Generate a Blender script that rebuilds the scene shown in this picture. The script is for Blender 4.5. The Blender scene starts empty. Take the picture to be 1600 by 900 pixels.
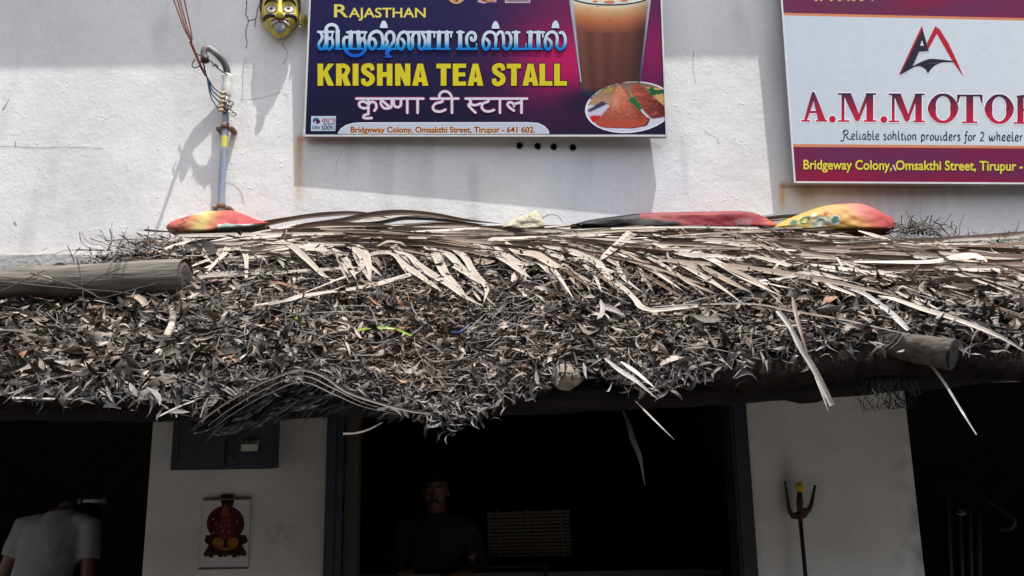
import bpy, math, random
import numpy as np
from mathutils import Vector, Matrix, noise
random.seed(7); rng = np.random.default_rng(11)
SC = bpy.context.scene; COL = SC.collection
# ------------------------------------------------------------------ camera
F = 1256.0                                   # focal length in photo pixels (1600 wide)
PITCH, ROLL = math.radians(11.5), math.radians(-0.9)
CAM = np.array([0.0, 0.0, 1.6])
_f = np.array([0, math.cos(PITCH), math.sin(PITCH)])
_r0 = np.array([1.0, 0, 0]); _u0 = np.array([0, -math.sin(PITCH), math.cos(PITCH)])
_r = _r0*math.cos(ROLL) + _u0*math.sin(ROLL); _u = -_r0*math.sin(ROLL) + _u0*math.cos(ROLL)
cd = bpy.data.cameras.new('camera'); cam = bpy.data.objects.new('camera', cd); COL.objects.link(cam)
cd.sensor_width = 36; cd.lens = 36*F/1600; cd.clip_end = 1000; cd.clip_start = 0.05
cam.matrix_world = Matrix(((_r[0], _u[0], -_f[0], CAM[0]), (_r[1], _u[1], -_f[1], CAM[1]), (_r[2], _u[2], -_f[2], CAM[2]), (0, 0, 0, 1)))
SC.camera = cam
# ------------------------------------------------------------------ sky, sun, exposure
SUNV = Vector((0.95, -1.0, 4.4)).normalized()
w = bpy.data.worlds.new('World'); SC.world = w; w.use_nodes = True
nt = w.node_tree; bg = nt.nodes['Background']; sky = nt.nodes.new('ShaderNodeTexSky'); sky.sky_type = 'NISHITA'
sky.sun_disc = False; sky.sun_elevation = math.asin(SUNV.z); sky.sun_rotation = math.atan2(SUNV.x, SUNV.y)
sky.dust_density = 3.0; sky.air_density = 1.0
hs = nt.nodes.new('ShaderNodeHueSaturation'); hs.inputs['Saturation'].default_value = .42; hs.inputs['Value'].default_value = 1.0   # milky, hazy noon sky
nt.links.new(sky.outputs[0], hs.inputs['Color']); nt.links.new(hs.outputs[0], bg.inputs[0]); bg.inputs[1].default_value = 0.14
sd = bpy.data.lights.new('sun', 'SUN'); sd.energy = 2.9; sd.angle = math.radians(0.5); sd.color = (1, 0.97, 0.93)
sun = bpy.data.objects.new('sun', sd); COL.objects.link(sun); sun.rotation_euler = SUNV.to_track_quat('Z', 'Y').to_euler(); sun.location = (3, -4, 12)
vs = SC.view_settings; vs.view_transform = 'Standard'; vs.look = 'None'; vs.exposure = 1.12; vs.gamma = 1; vs.use_curve_mapping = False
try: SC.cycles.max_bounces = 6; SC.cycles.diffuse_bounces = 4
except Exception: pass
# ------------------------------------------------------------------ helpers
def ray(u, v): return _f*F + (u-800)*_r - (v-450)*_u
def P(u, v, Y):                              # point on the plane y=Y seen along photo pixel (u,v)
    d = ray(u, v); return CAM + d*(Y/d[1])
def proj(p):
    q = np.asarray(p, float)-CAM; z = q@_f
    return 800+F*(q@_r)/z, 450-F*(q@_u)/z
def mpx(p): return float((np.asarray(p)-CAM)@_f)/F     # metres per photo pixel at p
WALL = 3.5
def lin(c):
    return tuple(((x/255)/12.92 if x/255 <= .04045 else ((x/255+.055)/1.055)**2.4) for x in c)
ROOTS = {}
def tag(o, label=None, cat=None, group=None, kind=None):
    if label: o['label'] = label
    if cat: o['category'] = cat
    if group: o['group'] = group
    if kind: o['kind'] = kind
    return o
def thing(name, loc, label, cat, group=None):
    o = bpy.data.objects.new(name, None); COL.objects.link(o); o.location = tuple(loc); o.empty_display_size = .1
    ROOTS[o.name] = np.array(loc, float); return tag(o, label, cat, group)
class MB:
    def __init__(s): s.v = []; s.f = []; s.c = []; s.usec = False
    def add(s, vs_, fs, col=None):
        o = len(s.v); s.v += [tuple(map(float, p)) for p in vs_]; s.f += [tuple(i+o for i in f) for f in fs]
        if col is None: s.c += [(1, 1, 1)]*len(vs_)
        else:
            s.usec = True
            s.c += list(col) if isinstance(col, list) else [col]*len(vs_)
    def box(s, a, b, col=None):
        x0, y0, z0 = a; x1, y1, z1 = b
        s.add([(x0,y0,z0),(x1,y0,z0),(x1,y1,z0),(x0,y1,z0),(x0,y0,z1),(x1,y0,z1),(x1,y1,z1),(x0,y1,z1)],
              [(0,3,2,1),(4,5,6,7),(0,1,5,4),(1,2,6,5),(2,3,7,6),(3,0,4,7)], col)
    def tube(s, pts, rad, n=10, col=None, caps=True, wob=0.0):
        pts = [np.array(p, float) for p in pts]; m = len(pts)
        rad = [rad]*m if np.isscalar(rad) else rad
        up = np.array([0.13, 0.2, 0.97]); vv = []; ff = []
        a = None
        for i in range(m):
            t = pts[min(i+1, m-1)]-pts[max(i-1, 0)]; t = t/(np.linalg.norm(t)+1e-9)
            if a is None:
                a = np.cross(t, up)
                if np.linalg.norm(a) < .1: a = np.cross(t, np.array([1, .1, 0]))
            a = a - t*(a@t); a /= np.linalg.norm(a); b = np.cross(t, a)
            for k in range(n):
                th = 2*math.pi*k/n; r = rad[i]*(1+wob*noise.noise(Vector(pts[i]*9)+Vector((math.cos(th)*1.3, math.sin(th)*1.3, 0))))
                vv.append(pts[i]+r*(math.cos(th)*a+math.sin(th)*b))
        for i in range(m-1):
            for k in range(n):
                ff.append((i*n+k, i*n+(k+1) % n, (i+1)*n+(k+1) % n, (i+1)*n+k))
        if caps: ff.append(tuple(range(n-1, -1, -1))); ff.append(tuple((m-1)*n+k for k in range(n)))
        s.add(vv, ff, col)
    def ball(s, c, r, n=14, m=9, col=None, rot=None):
        r = (r, r, r) if np.isscalar(r) else r; vv = []; ff = []
        for i in range(m+1):
            ph = math.pi*i/m
            for k in range(n):
                th = 2*math.pi*k/n
                q = np.array([r[0]*math.sin(ph)*math.cos(th), r[1]*math.sin(ph)*math.sin(th), r[2]*math.cos(ph)])
                if rot is not None: q = rot@q
                vv.append(np.array(c)+q)
        for i in range(m):
            for k in range(n): ff.append((i*n+k, (i+1)*n+k, (i+1)*n+(k+1) % n, i*n+(k+1) % n))
        s.add(vv, ff, col)
    def build(s, name, m, parent=None, smooth=False):
        v = np.array(s.v, float)
        if parent is not None: o0 = ROOTS[parent.name]
        else: o0 = np.array([v[:, 0].mean(), v[:, 1].mean(), v[:, 2].min()])
        me = bpy.data.meshes.new(name); me.from_pydata((v-o0).tolist(), [], s.f); me.validate(); me.update()
        if s.usec and len(me.vertices) == len(s.c):
            ca = me.color_attributes.new('Col', 'FLOAT_COLOR', 'POINT')
            arr = np.ones((len(s.c), 4), np.float32); arr[:, :3] = np.array(s.c); ca.data.foreach_set('color', arr.ravel())
        if smooth: me.polygons.foreach_set('use_smooth', np.ones(len(me.polygons), bool))
        me.materials.append(m)
        o = bpy.data.objects.new(name, me); COL.objects.link(o)
        if parent is not None:
            o.parent = parent; ROOTS[o.name] = o0
        else: o.location = tuple(o0); ROOTS[o.name] = o0
        return o
def fast_mesh(name, verts, quads, cols, m, parent, smooth=False):   # big numpy mesh
    o0 = ROOTS[parent.name] if parent is not None else np.array([verts[:, 0].mean(), verts[:, 1].mean(), verts[:, 2].min()])
    me = bpy.data.meshes.new(name); nv, nf = len(verts), len(quads)
    me.vertices.add(nv); me.vertices.foreach_set('co', (verts-o0).astype(np.float32).ravel())
    me.loops.add(nf*4); me.loops.foreach_set('vertex_index', quads.astype(np.int32).ravel())
    me.polygons.add(nf); me.polygons.foreach_set('loop_start', np.arange(0, nf*4, 4, dtype=np.int32))
    me.update(calc_edges=True)
    if cols is not None:
        ca = me.color_attributes.new('Col', 'FLOAT_COLOR', 'POINT'); a = np.ones((nv, 4), np.float32); a[:, :3] = cols; ca.data.foreach_set('color', a.ravel())
    if smooth: me.polygons.foreach_set('use_smooth', np.ones(nf, bool))
    me.materials.append(m); o = bpy.data.objects.new(name, me); COL.objects.link(o)
    if parent is not None: o.parent = parent
    else: o.location = tuple(o0)
    ROOTS[o.name] = o0; return o
MATS = {}
def mat(name, col=(1, 1, 1), rough=.7, vc=False, var=0.0, scale=8.0, bump=0.0, bscale=60.0, stretch=(1, 1, 1), metal=0.0, spec=.35, transl=0.0):
    if name in MATS: return MATS[name]
    m = bpy.data.materials.new(name); m.use_nodes = True; t = m.node_tree; N = t.nodes; L = t.links
    b = N['Principled BSDF']; b.inputs['Roughness'].default_value = rough; b.inputs['Metallic'].default_value = metal
    b.inputs['Specular IOR Level'].default_value = spec
    src = None
    if vc:
        a = N.new('ShaderNodeAttribute'); a.attribute_name = 'Col'; src = a.outputs['Color']
    else: b.inputs['Base Color'].default_value = (*col, 1)
    tc = N.new('ShaderNodeTexCoord'); mp = N.new('ShaderNodeMapping'); mp.inputs['Scale'].default_value = stretch
    L.new(tc.outputs['Object'], mp.inputs[0])
    if var > 0:
        n = N.new('ShaderNodeTexNoise'); n.inputs['Scale'].default_value = scale; n.inputs['Detail'].default_value = 6; n.inputs['Roughness'].default_value = .65
        L.new(mp.outputs[0], n.inputs['Vector'])
        r = N.new('ShaderNodeMapRange'); r.inputs[1].default_value = .3; r.inputs[2].default_value = .7; r.inputs[3].default_value = 1-var; r.inputs[4].default_value = 1+var*.6
        L.new(n.outputs['Fac'], r.inputs[0])
        mx = N.new('ShaderNodeMix'); mx.data_type = 'RGBA'; mx.blend_type = 'MULTIPLY'; mx.inputs[0].default_value = 1
        if src is not None: L.new(src, mx.inputs[6])
        else: mx.inputs[6].default_value = (*col, 1)
        L.new(r.outputs[0], mx.inputs[7]); src = mx.outputs[2]
    if src is not None: L.new(src, b.inputs['Base Color'])
    if bump > 0:
        n2 = N.new('ShaderNodeTexNoise'); n2.inputs['Scale'].default_value = bscale; n2.inputs['Detail'].default_value = 5
        L.new(mp.outputs[0], n2.inputs['Vector'])
        bp = N.new('ShaderNodeBump'); bp.inputs['Strength'].default_value = bump; bp.inputs['Distance'].default_value = .01
        L.new(n2.outputs['Fac'], bp.inputs['Height']); L.new(bp.outputs[0], b.inputs['Normal'])
    if transl > 0:
        tr = N.new('ShaderNodeBsdfTranslucent'); ms = N.new('ShaderNodeMixShader'); ms.inputs[0].default_value = transl
        if src is not None: L.new(src, tr.inputs[0])
        else: tr.inputs[0].default_value = (*col, 1)
        L.new(b.outputs[0], ms.inputs[1]); L.new(tr.outputs[0], ms.inputs[2]); L.new(ms.outputs[0], N['Material Output'].inputs[0])
    MATS[name] = m; return m
def smooth_line(pts, k=5):                   # Catmull-Rom through points of any dimension
    p = [np.array(q, float) for q in pts]
    if len(p) < 3: return [p[0]+(p[-1]-p[0])*i/k for i in range(k+1)]
    p = [2*p[0]-p[1]]+p+[2*p[-1]-p[-2]]; out = []
    for i in range(1, len(p)-2):
        a, b, c, d = p[i-1:i+3]
        for j in range(k):
            t = j/k; out.append(.5*((2*b)+(c-a)*t+(2*a-5*b+4*c-d)*t*t+(3*b-a-3*c+d)*t**3))
    out.append(p[-2]); return out
def inpoly(x, y, poly):
    r = False; j = len(poly)-1
    for i in range(len(poly)):
        xi, yi = poly[i]; xj, yj = poly[j]
        if (yi > y) != (yj > y) and x < (xj-xi)*(y-yi)/(yj-yi)+xi: r = not r
        j = i
    return r
def mixc(a, b, t): t = max(0, min(1, t)); return tuple(x+(y-x)*t for x, y in zip(a, b))
def nz(*a): return noise.noise(Vector(a))

# ------------------------------------------------------------------ ground
g = MB(); g.box((-150, -150, -.3), (150, 150, 0)); o = g.build('ground', mat('dusty_ground', (.085, .08, .072), .95, var=.3, scale=3, bump=.4, bscale=30)); tag(o, kind='structure')

# ------------------------------------------------------------------ unseen building added behind the viewer to block low sky light
ob_ = thing('sky_blocker_building', (0, -7, 0), 'unseen two storey brick building added across the street to block low sky light', 'building')
g = MB(); g.box((-16, -9, 0), (16, -7, 5.4)); g.build('wall', mat('dull_brick', (.13, .085, .065), .9, var=.3, scale=6), ob_)
g = MB(); g.box((-16.2, -9.2, 5.4), (16.2, -6.8, 5.6)); g.build('roof', mat('roof_slab_mat', (.2, .19, .18), .9), ob_)
for i in range(9):
    for z in (1.0, 3.6):
        x = -14+3.5*i; g = MB(); g.box((x-.6, -6.99, z), (x+.6, -6.93, z+1.3)); g.build('window', mat('shuttered_window', (.03, .035, .04), .4), ob_)
# ------------------------------------------------------------------ building
bld = thing('shop_building', (0, WALL, 0), 'whitewashed plaster shop front with dark doorways under the thatched awning', 'building')
m_dark = mat('dark_interior', (.035, .032, .032), .9, var=.3)  # even dark tone for all room surfaces
m_conc = mat('raw_concrete', (.42, .41, .40), .9, var=.25, scale=9, bump=.5, bscale=50)
xs = np.arange(-4.6, 4.6, .0125); zs = np.arange(2.25, 4.75, .0125)
X, Z = np.meshgrid(xs, zs); pts = np.stack([X, np.full_like(X, WALL), Z], -1).reshape(-1, 3)
q = pts-CAM; zz = q@_f; U = 800+F*(q@_r)/zz; V = 450-F*(q@_u)/zz
def sm(a, b, x): t = np.clip((x-a)/(b-a), 0, 1); return t*t*(3-2*t)
def vnoise(x, z, s, seed):
    r = np.random.default_rng(seed); G = r.random((64, 64)); x = x*s+100.3; z = z*s+57.1
    xi = np.floor(x).astype(int); zi = np.floor(z).astype(int); fx = x-xi; fz = z-zi; fx = fx*fx*(3-2*fx); fz = fz*fz*(3-2*fz)
    g = lambda a, b: G[a % 64, b % 64]
    return (g(xi, zi)*(1-fx)+g(xi+1, zi)*fx)*(1-fz)+(g(xi, zi+1)*(1-fx)+g(xi+1, zi+1)*fx)*fz
px_, pz_ = pts[:, 0], pts[:, 2]
blot = .5*vnoise(px_, pz_, 2.1, 1)+.3*vnoise(px_, pz_, 5.3, 2)+.2*vnoise(px_, pz_, 13, 3)
base = np.array([.70, .695, .69]); C = np.repeat(base[None], len(pts), 0)
C *= (0.82+.30*blot)[:, None]*np.array([1.0, .993, .98])
bl = sm(.5, .75, vnoise(px_, pz_, 1.4, 5))[:, None]; C = C*(1-.10*bl*np.array([1.0, .75, .35]))     # bluish whitewash clouds
streak = vnoise(px_, pz_*.12, 26, 6)*vnoise(px_, pz_*.5, 6, 7); C *= (1-.13*sm(.30, .75, streak))[:, None]
def stain(mask, col, k):
    global C
    mm = (mask*k)[:, None]; C = C*(1-mm)+C*np.array(col)*mm
rag = .55+.9*vnoise(px_, pz_, 30, 8)*vnoise(px_, pz_*.3, 60, 9)
rag = np.clip(rag*1.25, 0, 1)
stain(np.exp(-((U-468-(V-215)*-.02)/5.0)**2)*sm(207, 216, V)*(1-sm(250, 345, V))*rag, (.80, .52, .25), .95)
stain(np.exp(-((V-217)/3.5)**2)*sm(462, 470, U)*(1-sm(500, 640, U))*rag, (.75, .45, .25), .8)
stain(np.exp(-((U-1222)/5)**2)*sm(280, 290, V)*(1-sm(312, 345, V))*rag, (.85, .62, .25), 1)
stain(np.exp(-((V-291)/4)**2)*sm(1214, 1224, U)*(1-sm(1300, 1620, U))*np.clip(rag*1.5, 0, 1), (.55, .32, .2), .9)
stain(np.exp(-((U-1262)/16)**2)*sm(285, 292, V)*(1-sm(300, 350, V))*rag, (.8, .6, .35), .7)
stain(np.exp(-((U-1420)/120)**2)*sm(285, 292, V)*(1-sm(305, 345, V))*rag*vnoise(px_, pz_*.1, 40, 10), (.8, .65, .45), .7)
stain(np.exp(-((U-740)/9)**2)*sm(248, 275, V)*(1-sm(345, 350, V))*rag, (.80, .80, .82), .9)
stain(np.exp(-((U-470)/14)**2)*sm(205, 230, V)*(1-sm(300, 350, V))*rag, (.9, .88, .8), .7)
stain(sm(300, 0, U)*sm(360, 396, V)*rag, (.9, .88, .86), .6)
# plaster patches (smooth new render above the crack lines)
patch = sm(228, 236, V+6*vnoise(px_, pz_, 20, 12))*sm(250, 262, U+10*vnoise(px_, pz_, 25, 13))*(1-sm(455, 465, U)); C *= (1+.05*patch)[:, None]
nx, nzv = len(xs), len(zs); ii = np.arange(nx*nzv).reshape(nzv, nx)
quads = np.stack([ii[:-1, :-1], ii[:-1, 1:], ii[1:, 1:], ii[1:, :-1]], -1).reshape(-1, 4)
wm = mat('whitewashed_plaster', vc=True, rough=.9, var=.06, scale=40, spec=.15)
t = wm.node_tree; N = t.nodes; L = t.links; b = N['Principled BSDF']; tc = [n for n in N if n.type == 'TEX_COORD'][0]
n1 = N.new('ShaderNodeTexNoise'); n1.inputs['Scale'].default_value = 55; n1.inputs['Detail'].default_value = 3; L.new(tc.outputs['Object'], n1.inputs[0])
n2 = N.new('ShaderNodeTexNoise'); n2.inputs['Scale'].default_value = 9; n2.inputs['Detail'].default_value = 5; L.new(tc.outputs['Object'], n2.inputs[0])
n3 = N.new('ShaderNodeTexVoronoi'); n3.inputs['Scale'].default_value = 38; L.new(tc.outputs['Object'], n3.inputs[0])
r3 = N.new('ShaderNodeMapRange'); r3.inputs[1].default_value = .0; r3.inputs[2].default_value = .22; r3.inputs[3].default_value = 1; r3.inputs[4].default_value = 0; L.new(n3.outputs['Distance'], r3.inputs[0])
gate = N.new('ShaderNodeMapRange'); gate.inputs[1].default_value = .5; gate.inputs[2].default_value = .62; L.new(n2.outputs['Fac'], gate.inputs[0])
mm = N.new('ShaderNodeMath'); mm.operation = 'MULTIPLY'; L.new(r3.outputs[0], mm.inputs[0]); L.new(gate.outputs[0], mm.inputs[1])
s1 = N.new('ShaderNodeMath'); s1.operation = 'MULTIPLY_ADD'; s1.inputs[1].default_value = .55; L.new(n1.outputs['Fac'], s1.inputs[0]); L.new(mm.outputs[0], s1.inputs[2])
s2 = N.new('ShaderNodeMath'); s2.operation = 'MULTIPLY_ADD'; s2.inputs[1].default_value = 1.6; L.new(n2.outputs['Fac'], s2.inputs[0]); L.new(s1.outputs[0], s2.inputs[2])
bp = N.new('ShaderNodeBump'); bp.inputs['Strength'].default_value = .42; bp.inputs['Distance'].default_value = .006; L.new(s2.outputs[0], bp.inputs['Height']); L.new(bp.outputs[0], b.inputs['Normal'])
fast_mesh('plaster_wall', pts, quads, C, wm, bld, True)
g = MB(); g.box((-6, WALL+.006, 2.1), (6, WALL+.25, 6.0)); g.build('masonry', mat('plain_masonry', (.5, .48, .46), .9), bld)
zl = P(75, 399, WALL-.05)[2]
g = MB()
for i in range(24):
    x0 = -6+.5*i; d = .004*nz(x0*3, 1, 2)
    g.box((x0, WALL-.055+d, zl-.16), (x0+.5, WALL+.004, zl+d*.6))
g.build('ledge', m_conc, bld)
g = MB(); g.box((-6, WALL-.277, 4.62), (6, WALL+.25, 4.76)); g.build('roof_slab', m_conc, bld)
# pillars with darker patches and red smears, the left one darker overall
m_pil = mat('mottled_limewash', vc=True, rough=.9, var=.10, scale=7, bump=.3, bscale=45)
PIL = []
for (ul, ur, vr, big) in ((231, 508, 775, 0), (1176, 1431, 775, 1)):
    xl = P(ul, vr, WALL)[0]; xr = P(ur, vr, WALL)[0]; PIL.append((xl, xr))
    g = MB(); n, m2 = 60, 120; vv = []; cc = []; ff = []
    for j in range(m2+1):
        for i in range(n+1):
            x = xl+(xr-xl)*i/n; z = 2.2*j/m2; vv.append((x, WALL+.0015*nz(x*9, z*9, 3), z)); u, v = proj((x, WALL, z))
            c = np.array([.60, .59, .57] if big else [.50, .485, .47])
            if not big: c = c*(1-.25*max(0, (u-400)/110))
            a = nz(x*4, z*4, 1)*.08+nz(x*14, z*14, 5)*.05; c = c*(1+a)
            if not big:                                   # red smear marks by the calendar
                s = math.exp(-((u-440)/26)**2-((v-832)/22)**2)*max(0, nz(u*.09, v*.13, 2)+.35); c = c*(1-s*np.array([.25, .6, .6]))
                s = math.exp(-((u-285)/60)**2-((v-860)/80)**2); c = c*(1-.12*s)
            else:
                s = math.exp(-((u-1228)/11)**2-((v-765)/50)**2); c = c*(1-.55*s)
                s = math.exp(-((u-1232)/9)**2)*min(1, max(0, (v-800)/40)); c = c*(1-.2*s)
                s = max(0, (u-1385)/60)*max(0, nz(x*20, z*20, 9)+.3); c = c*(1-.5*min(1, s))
            cc.append(tuple(np.clip(c, 0, 1)))
    for j in range(m2):
        for i in range(n): k = j*(n+1)+i; ff.append((k, k+1, k+n+2, k+n+1))
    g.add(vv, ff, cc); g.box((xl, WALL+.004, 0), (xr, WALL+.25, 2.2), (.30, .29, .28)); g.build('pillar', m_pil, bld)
g = MB(); g.box((-6, WALL+.004, 1.88), (PIL[0][0], WALL+.25, 2.1)); g.box((PIL[0][1], WALL+.004, 1.88), (PIL[1][0], WALL+.25, 2.1)); g.box((PIL[1][1], WALL+.004, 1.88), (6, WALL+.25, 2.1)); g.build('lowered_lintel', m_conc, bld)  # unseen behind the beam, set low to cut light into the rooms
# closed dark rooms behind the openings
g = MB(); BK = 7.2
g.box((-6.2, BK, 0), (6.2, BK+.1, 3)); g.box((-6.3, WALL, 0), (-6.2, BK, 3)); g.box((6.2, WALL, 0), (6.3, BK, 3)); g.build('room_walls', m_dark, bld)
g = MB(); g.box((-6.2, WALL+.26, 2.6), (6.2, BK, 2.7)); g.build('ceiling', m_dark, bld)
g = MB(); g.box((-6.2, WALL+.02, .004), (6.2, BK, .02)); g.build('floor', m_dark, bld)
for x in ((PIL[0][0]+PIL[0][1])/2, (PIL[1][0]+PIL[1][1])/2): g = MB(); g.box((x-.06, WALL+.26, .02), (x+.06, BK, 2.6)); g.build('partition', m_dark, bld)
m_frame = mat('dark_blue_paint', (.022, .028, .038), .5, var=.35, scale=14, bump=.15)
for (xa, xb) in ((PIL[0][1]+.003, PIL[0][1]+.075), (PIL[1][0]-.075, PIL[1][0]-.003)):
    g = MB(); g.box((xa, WALL-.012, 0), (xb, WALL+.14, 1.876)); g.box((xa+.012, WALL-.022, 0), (xb-.03, WALL-.0125, 1.876)); g.build('door_frame', m_frame, bld)
g = MB(); x0 = PIL[0][1]+.078; g.box((x0, WALL+.02, 0), (x0+.055, WALL+.10, 1.876)); g.build('door_post', mat('old_teak', (.06, .045, .035), .7, var=.4, stretch=(6, 6, 1)), bld)
g = MB(); g.box((-6, WALL-.03, 0), (6, WALL-.002, .12)); g.build('plinth', m_conc, bld)
# drain holes: short pipe stubs, black painted in for the shaded bore
for (u, v) in ((812, 228), (840, 229), (865, 230), (895, 231)):
    c = P(u, v, WALL); g = MB(); R = .0145; n = 20; vv = []; ff = []
    for r_, y in ((R+.0016, .0), (R+.001, -.003), (R-.001, -.003), (R*.97, .002)):
        for k in range(n): th = 2*math.pi*k/n; vv.append((c[0]+r_*math.cos(th), WALL-.002+y, c[2]+r_*1.05*math.sin(th)*(1+.08*math.sin(3*th+u))))
    for j in range(3):
        for k in range(n): ff.append((j*n+k, j*n+(k+1) % n, (j+1)*n+(k+1) % n, (j+1)*n+k))
    ff.append(tuple(3*n+k for k in range(n)))
    cc = [(.35, .34, .33)]*(2*n)+[(.02, .02, .02)]*(2*n); g.add(vv, ff, cc); g.build('drain_hole', mat('weep_hole', vc=True, rough=.9, spec=0.1), bld)
# cracks: thin dark ragged slits
def crack(pix, wpx, name='crack'):
    g = MB(); line = smooth_line(pix, 6); vv = []; ff = []
    for i, p in enumerate(line):
        j = .9*nz(i*.9, pix[0][0], 0); j += 1.3*nz(i*2.3, pix[0][1], 2); a = P(p[0]+j, p[1]+j*.5, WALL-.0016); ww = wpx*(.35+.9*abs(nz(i*.5, pix[0][1], 4)))*.0022/2
        d = line[min(i+1, len(line)-1)]-line[max(i-1, 0)]; d = d/(np.hypot(*d)+1e-6)
        nrm = np.array([d[1], 0, d[0]]); vv += [a+nrm*ww, a-nrm*ww]
        if i: k = 2*i; ff.append((k-2, k-1, k+1, k))
    g.add(vv, ff); g.build(name, mat('crack_shadow', (.07, .065, .06), .95, spec=0), bld)
crack([(386, -5), (385, 12), (384, 22), (388, 32), (385, 42), (384, 55), (386, 68), (384, 75)], 3.2)
crack([(388, 32), (394, 31), (400, 28), (402, 16), (404, 8)], 3.0)
crack([(399, 28), (398, 42)], 2.5)
crack([(441, 68), (449, 82), (447, 92), (440, 101)], 1.6)
crack([(376, 155), (395, 155), (420, 150), (440, 144), (450, 152)], 1.1)
crack([(384, 90), (380, 110), (379, 135), (377, 160)], 1.1)
crack([(0, 229), (24, 229), (60, 231), (110, 230), (160, 232)], 1.5)
crack([(24, 229), (25, 221)], 2.5)
crack([(14, 155), (4, 173)], 2.2); crack([(22, 345), (25, 352)], 3)
crack([(350, 285), (366, 290), (376, 300), (380, 318)], 1.3)
crack([(552, 214), (538, 232), (527, 250), (524, 275)], .9)
crack([(1084, 80), (1083, 108), (1088, 130)], 1.0); crack([(1100, 205), (1118, 215), (1124, 225)], 1.3)
crack([(0, 398), (40, 399), (90, 397), (135, 399)], 1.4)
crack([(1440, 310), (1438, 330), (1441, 350)], .9)

# ------------------------------------------------------------------ sign-writing tools
class Plane:
    def __init__(s, a, b, c):                # three (u,v,Y)
        A, B, Cc = P(*a), P(*b), P(*c); s.A = A; n = np.cross(B-A, Cc-A); n /= np.linalg.norm(n)
        if n[1] > 0: n = -n
        s.n = n
    def at(s, u, v, h=0.0):
        d = ray(u, v); t = ((s.A-CAM)@s.n+h)/(d@s.n); return CAM+d*t
class Art:                                   # flat coloured shapes on a sign plane, each layer a hair above the last
    def __init__(s, plane, h0): s.pl = plane; s.h = h0; s.mb = MB(); s.k = .9
    def step(s): s.h += .000009
    def col(s, c, u, v): return tuple(s.k*q for q in (lin(c(u, v)) if callable(c) else lin(c)))
    def poly(s, pts, c):
        s.step(); vv = [s.pl.at(u, v, s.h) for u, v in pts]; s.mb.add(vv, [tuple(range(len(pts)-1, -1, -1))], [s.col(c, u, v) for u, v in pts])
    def ribbon(s, pts, wd, c, k=6, caps=True, smooth=True):
        s.step(); pts = [np.array(p, float) for p in pts]
        line = smooth_line(pts, k) if smooth and len(pts) > 2 else [pts[0]+(pts[-1]-pts[0])*i/8 for i in range(9)]
        if not smooth and len(pts) > 2: line = pts
        uv = []; m = len(line)
        def wdat(i): return wd if np.isscalar(wd) else float(np.interp(i/(m-1), np.linspace(0, 1, len(wd)), wd))
        ff = []
        for i in range(m):
            d = line[min(i+1, m-1)]-line[max(i-1, 0)]; d = d/(np.hypot(*d)+1e-6); nn = np.array([-d[1], d[0]])*wdat(i)/2
            uv += [line[i]+nn, line[i]-nn]
            if i: k2 = 2*i; ff.append((k2-2, k2, k2+1, k2-1))
        s.mb.add([s.pl.at(u, v, s.h) for u, v in uv], ff, [s.col(c, u, v) for u, v in uv])
        if caps:
            for e in (0, -1):
                r = wdat(0 if e == 0 else m-1)/2; s.ell(line[e][0], line[e][1], r, r, c, 12)
    def ell(s, u, v, a, b, c, n=28, tilt=0.0):
        s.step(); ct, st = math.cos(tilt), math.sin(tilt)
        s.poly([(u+a*math.cos(t)*ct-b*math.sin(t)*st, v+a*math.cos(t)*st+b*math.sin(t)*ct) for t in [2*math.pi*i/n for i in range(n)]], c)
    def grid(s, fn, nu, nv, c):              # fn(a,b) -> (u,v) for a,b in 0..1
        s.step(); uv = [fn(i/nu, j/nv) for j in range(nv+1) for i in range(nu+1)]
        ff = [(j*(nu+1)+i, (j+1)*(nu+1)+i, (j+1)*(nu+1)+i+1, j*(nu+1)+i+1) for j in range(nv) for i in range(nu)]
        s.mb.add([s.pl.at(u, v, s.h) for u, v in uv], ff, [s.col(c, u, v) for u, v in uv])
    def text(s, body, u0, u1, vt, vb, c, bold=0.0, slope=0.0, shear=0.0):
        s.step(); vv, ff = text_geo(body, bold); x0 = vv[:, 0].min(); x1 = vv[:, 0].max(); cap = CAPH
        uv = []
        for x, y in vv:
            u = u0+(x-x0)/(x1-x0)*(u1-u0)+shear*(y/cap); v = vb-(y/cap)*(vb-vt)+slope*(u-u0); uv.append((u, v))
        s.mb.add([s.pl.at(u, v, s.h) for u, v in uv], ff, [s.col(c, u, v) for u, v in uv])
    def build(s, name, parent, m):
        o = s.mb.build(name, m, parent); s.mb = MB()
        if name != 'address_strip': s.h = .0016
        return o
CAPH = None
def text_geo(body, bold):
    cu = bpy.data.curves.new('lettering', 'FONT'); cu.body = body; cu.resolution_u = 4; cu.offset = bold; cu.fill_mode = 'FRONT'
    ob = bpy.data.objects.new('lettering', cu); COL.objects.link(ob); dg = bpy.context.evaluated_depsgraph_get(); dg.update()
    me = ob.evaluated_get(dg).to_mesh(); vv = np.array([v.co[:2] for v in me.vertices]); ff = [tuple(p.vertices) for p in me.polygons]
    ob.evaluated_get(dg).to_mesh_clear(); bpy.data.objects.remove(ob); bpy.data.curves.remove(cu); return vv, ff
_v, _ = text_geo('H', 0); CAPH = _v[:, 1].max()
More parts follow.
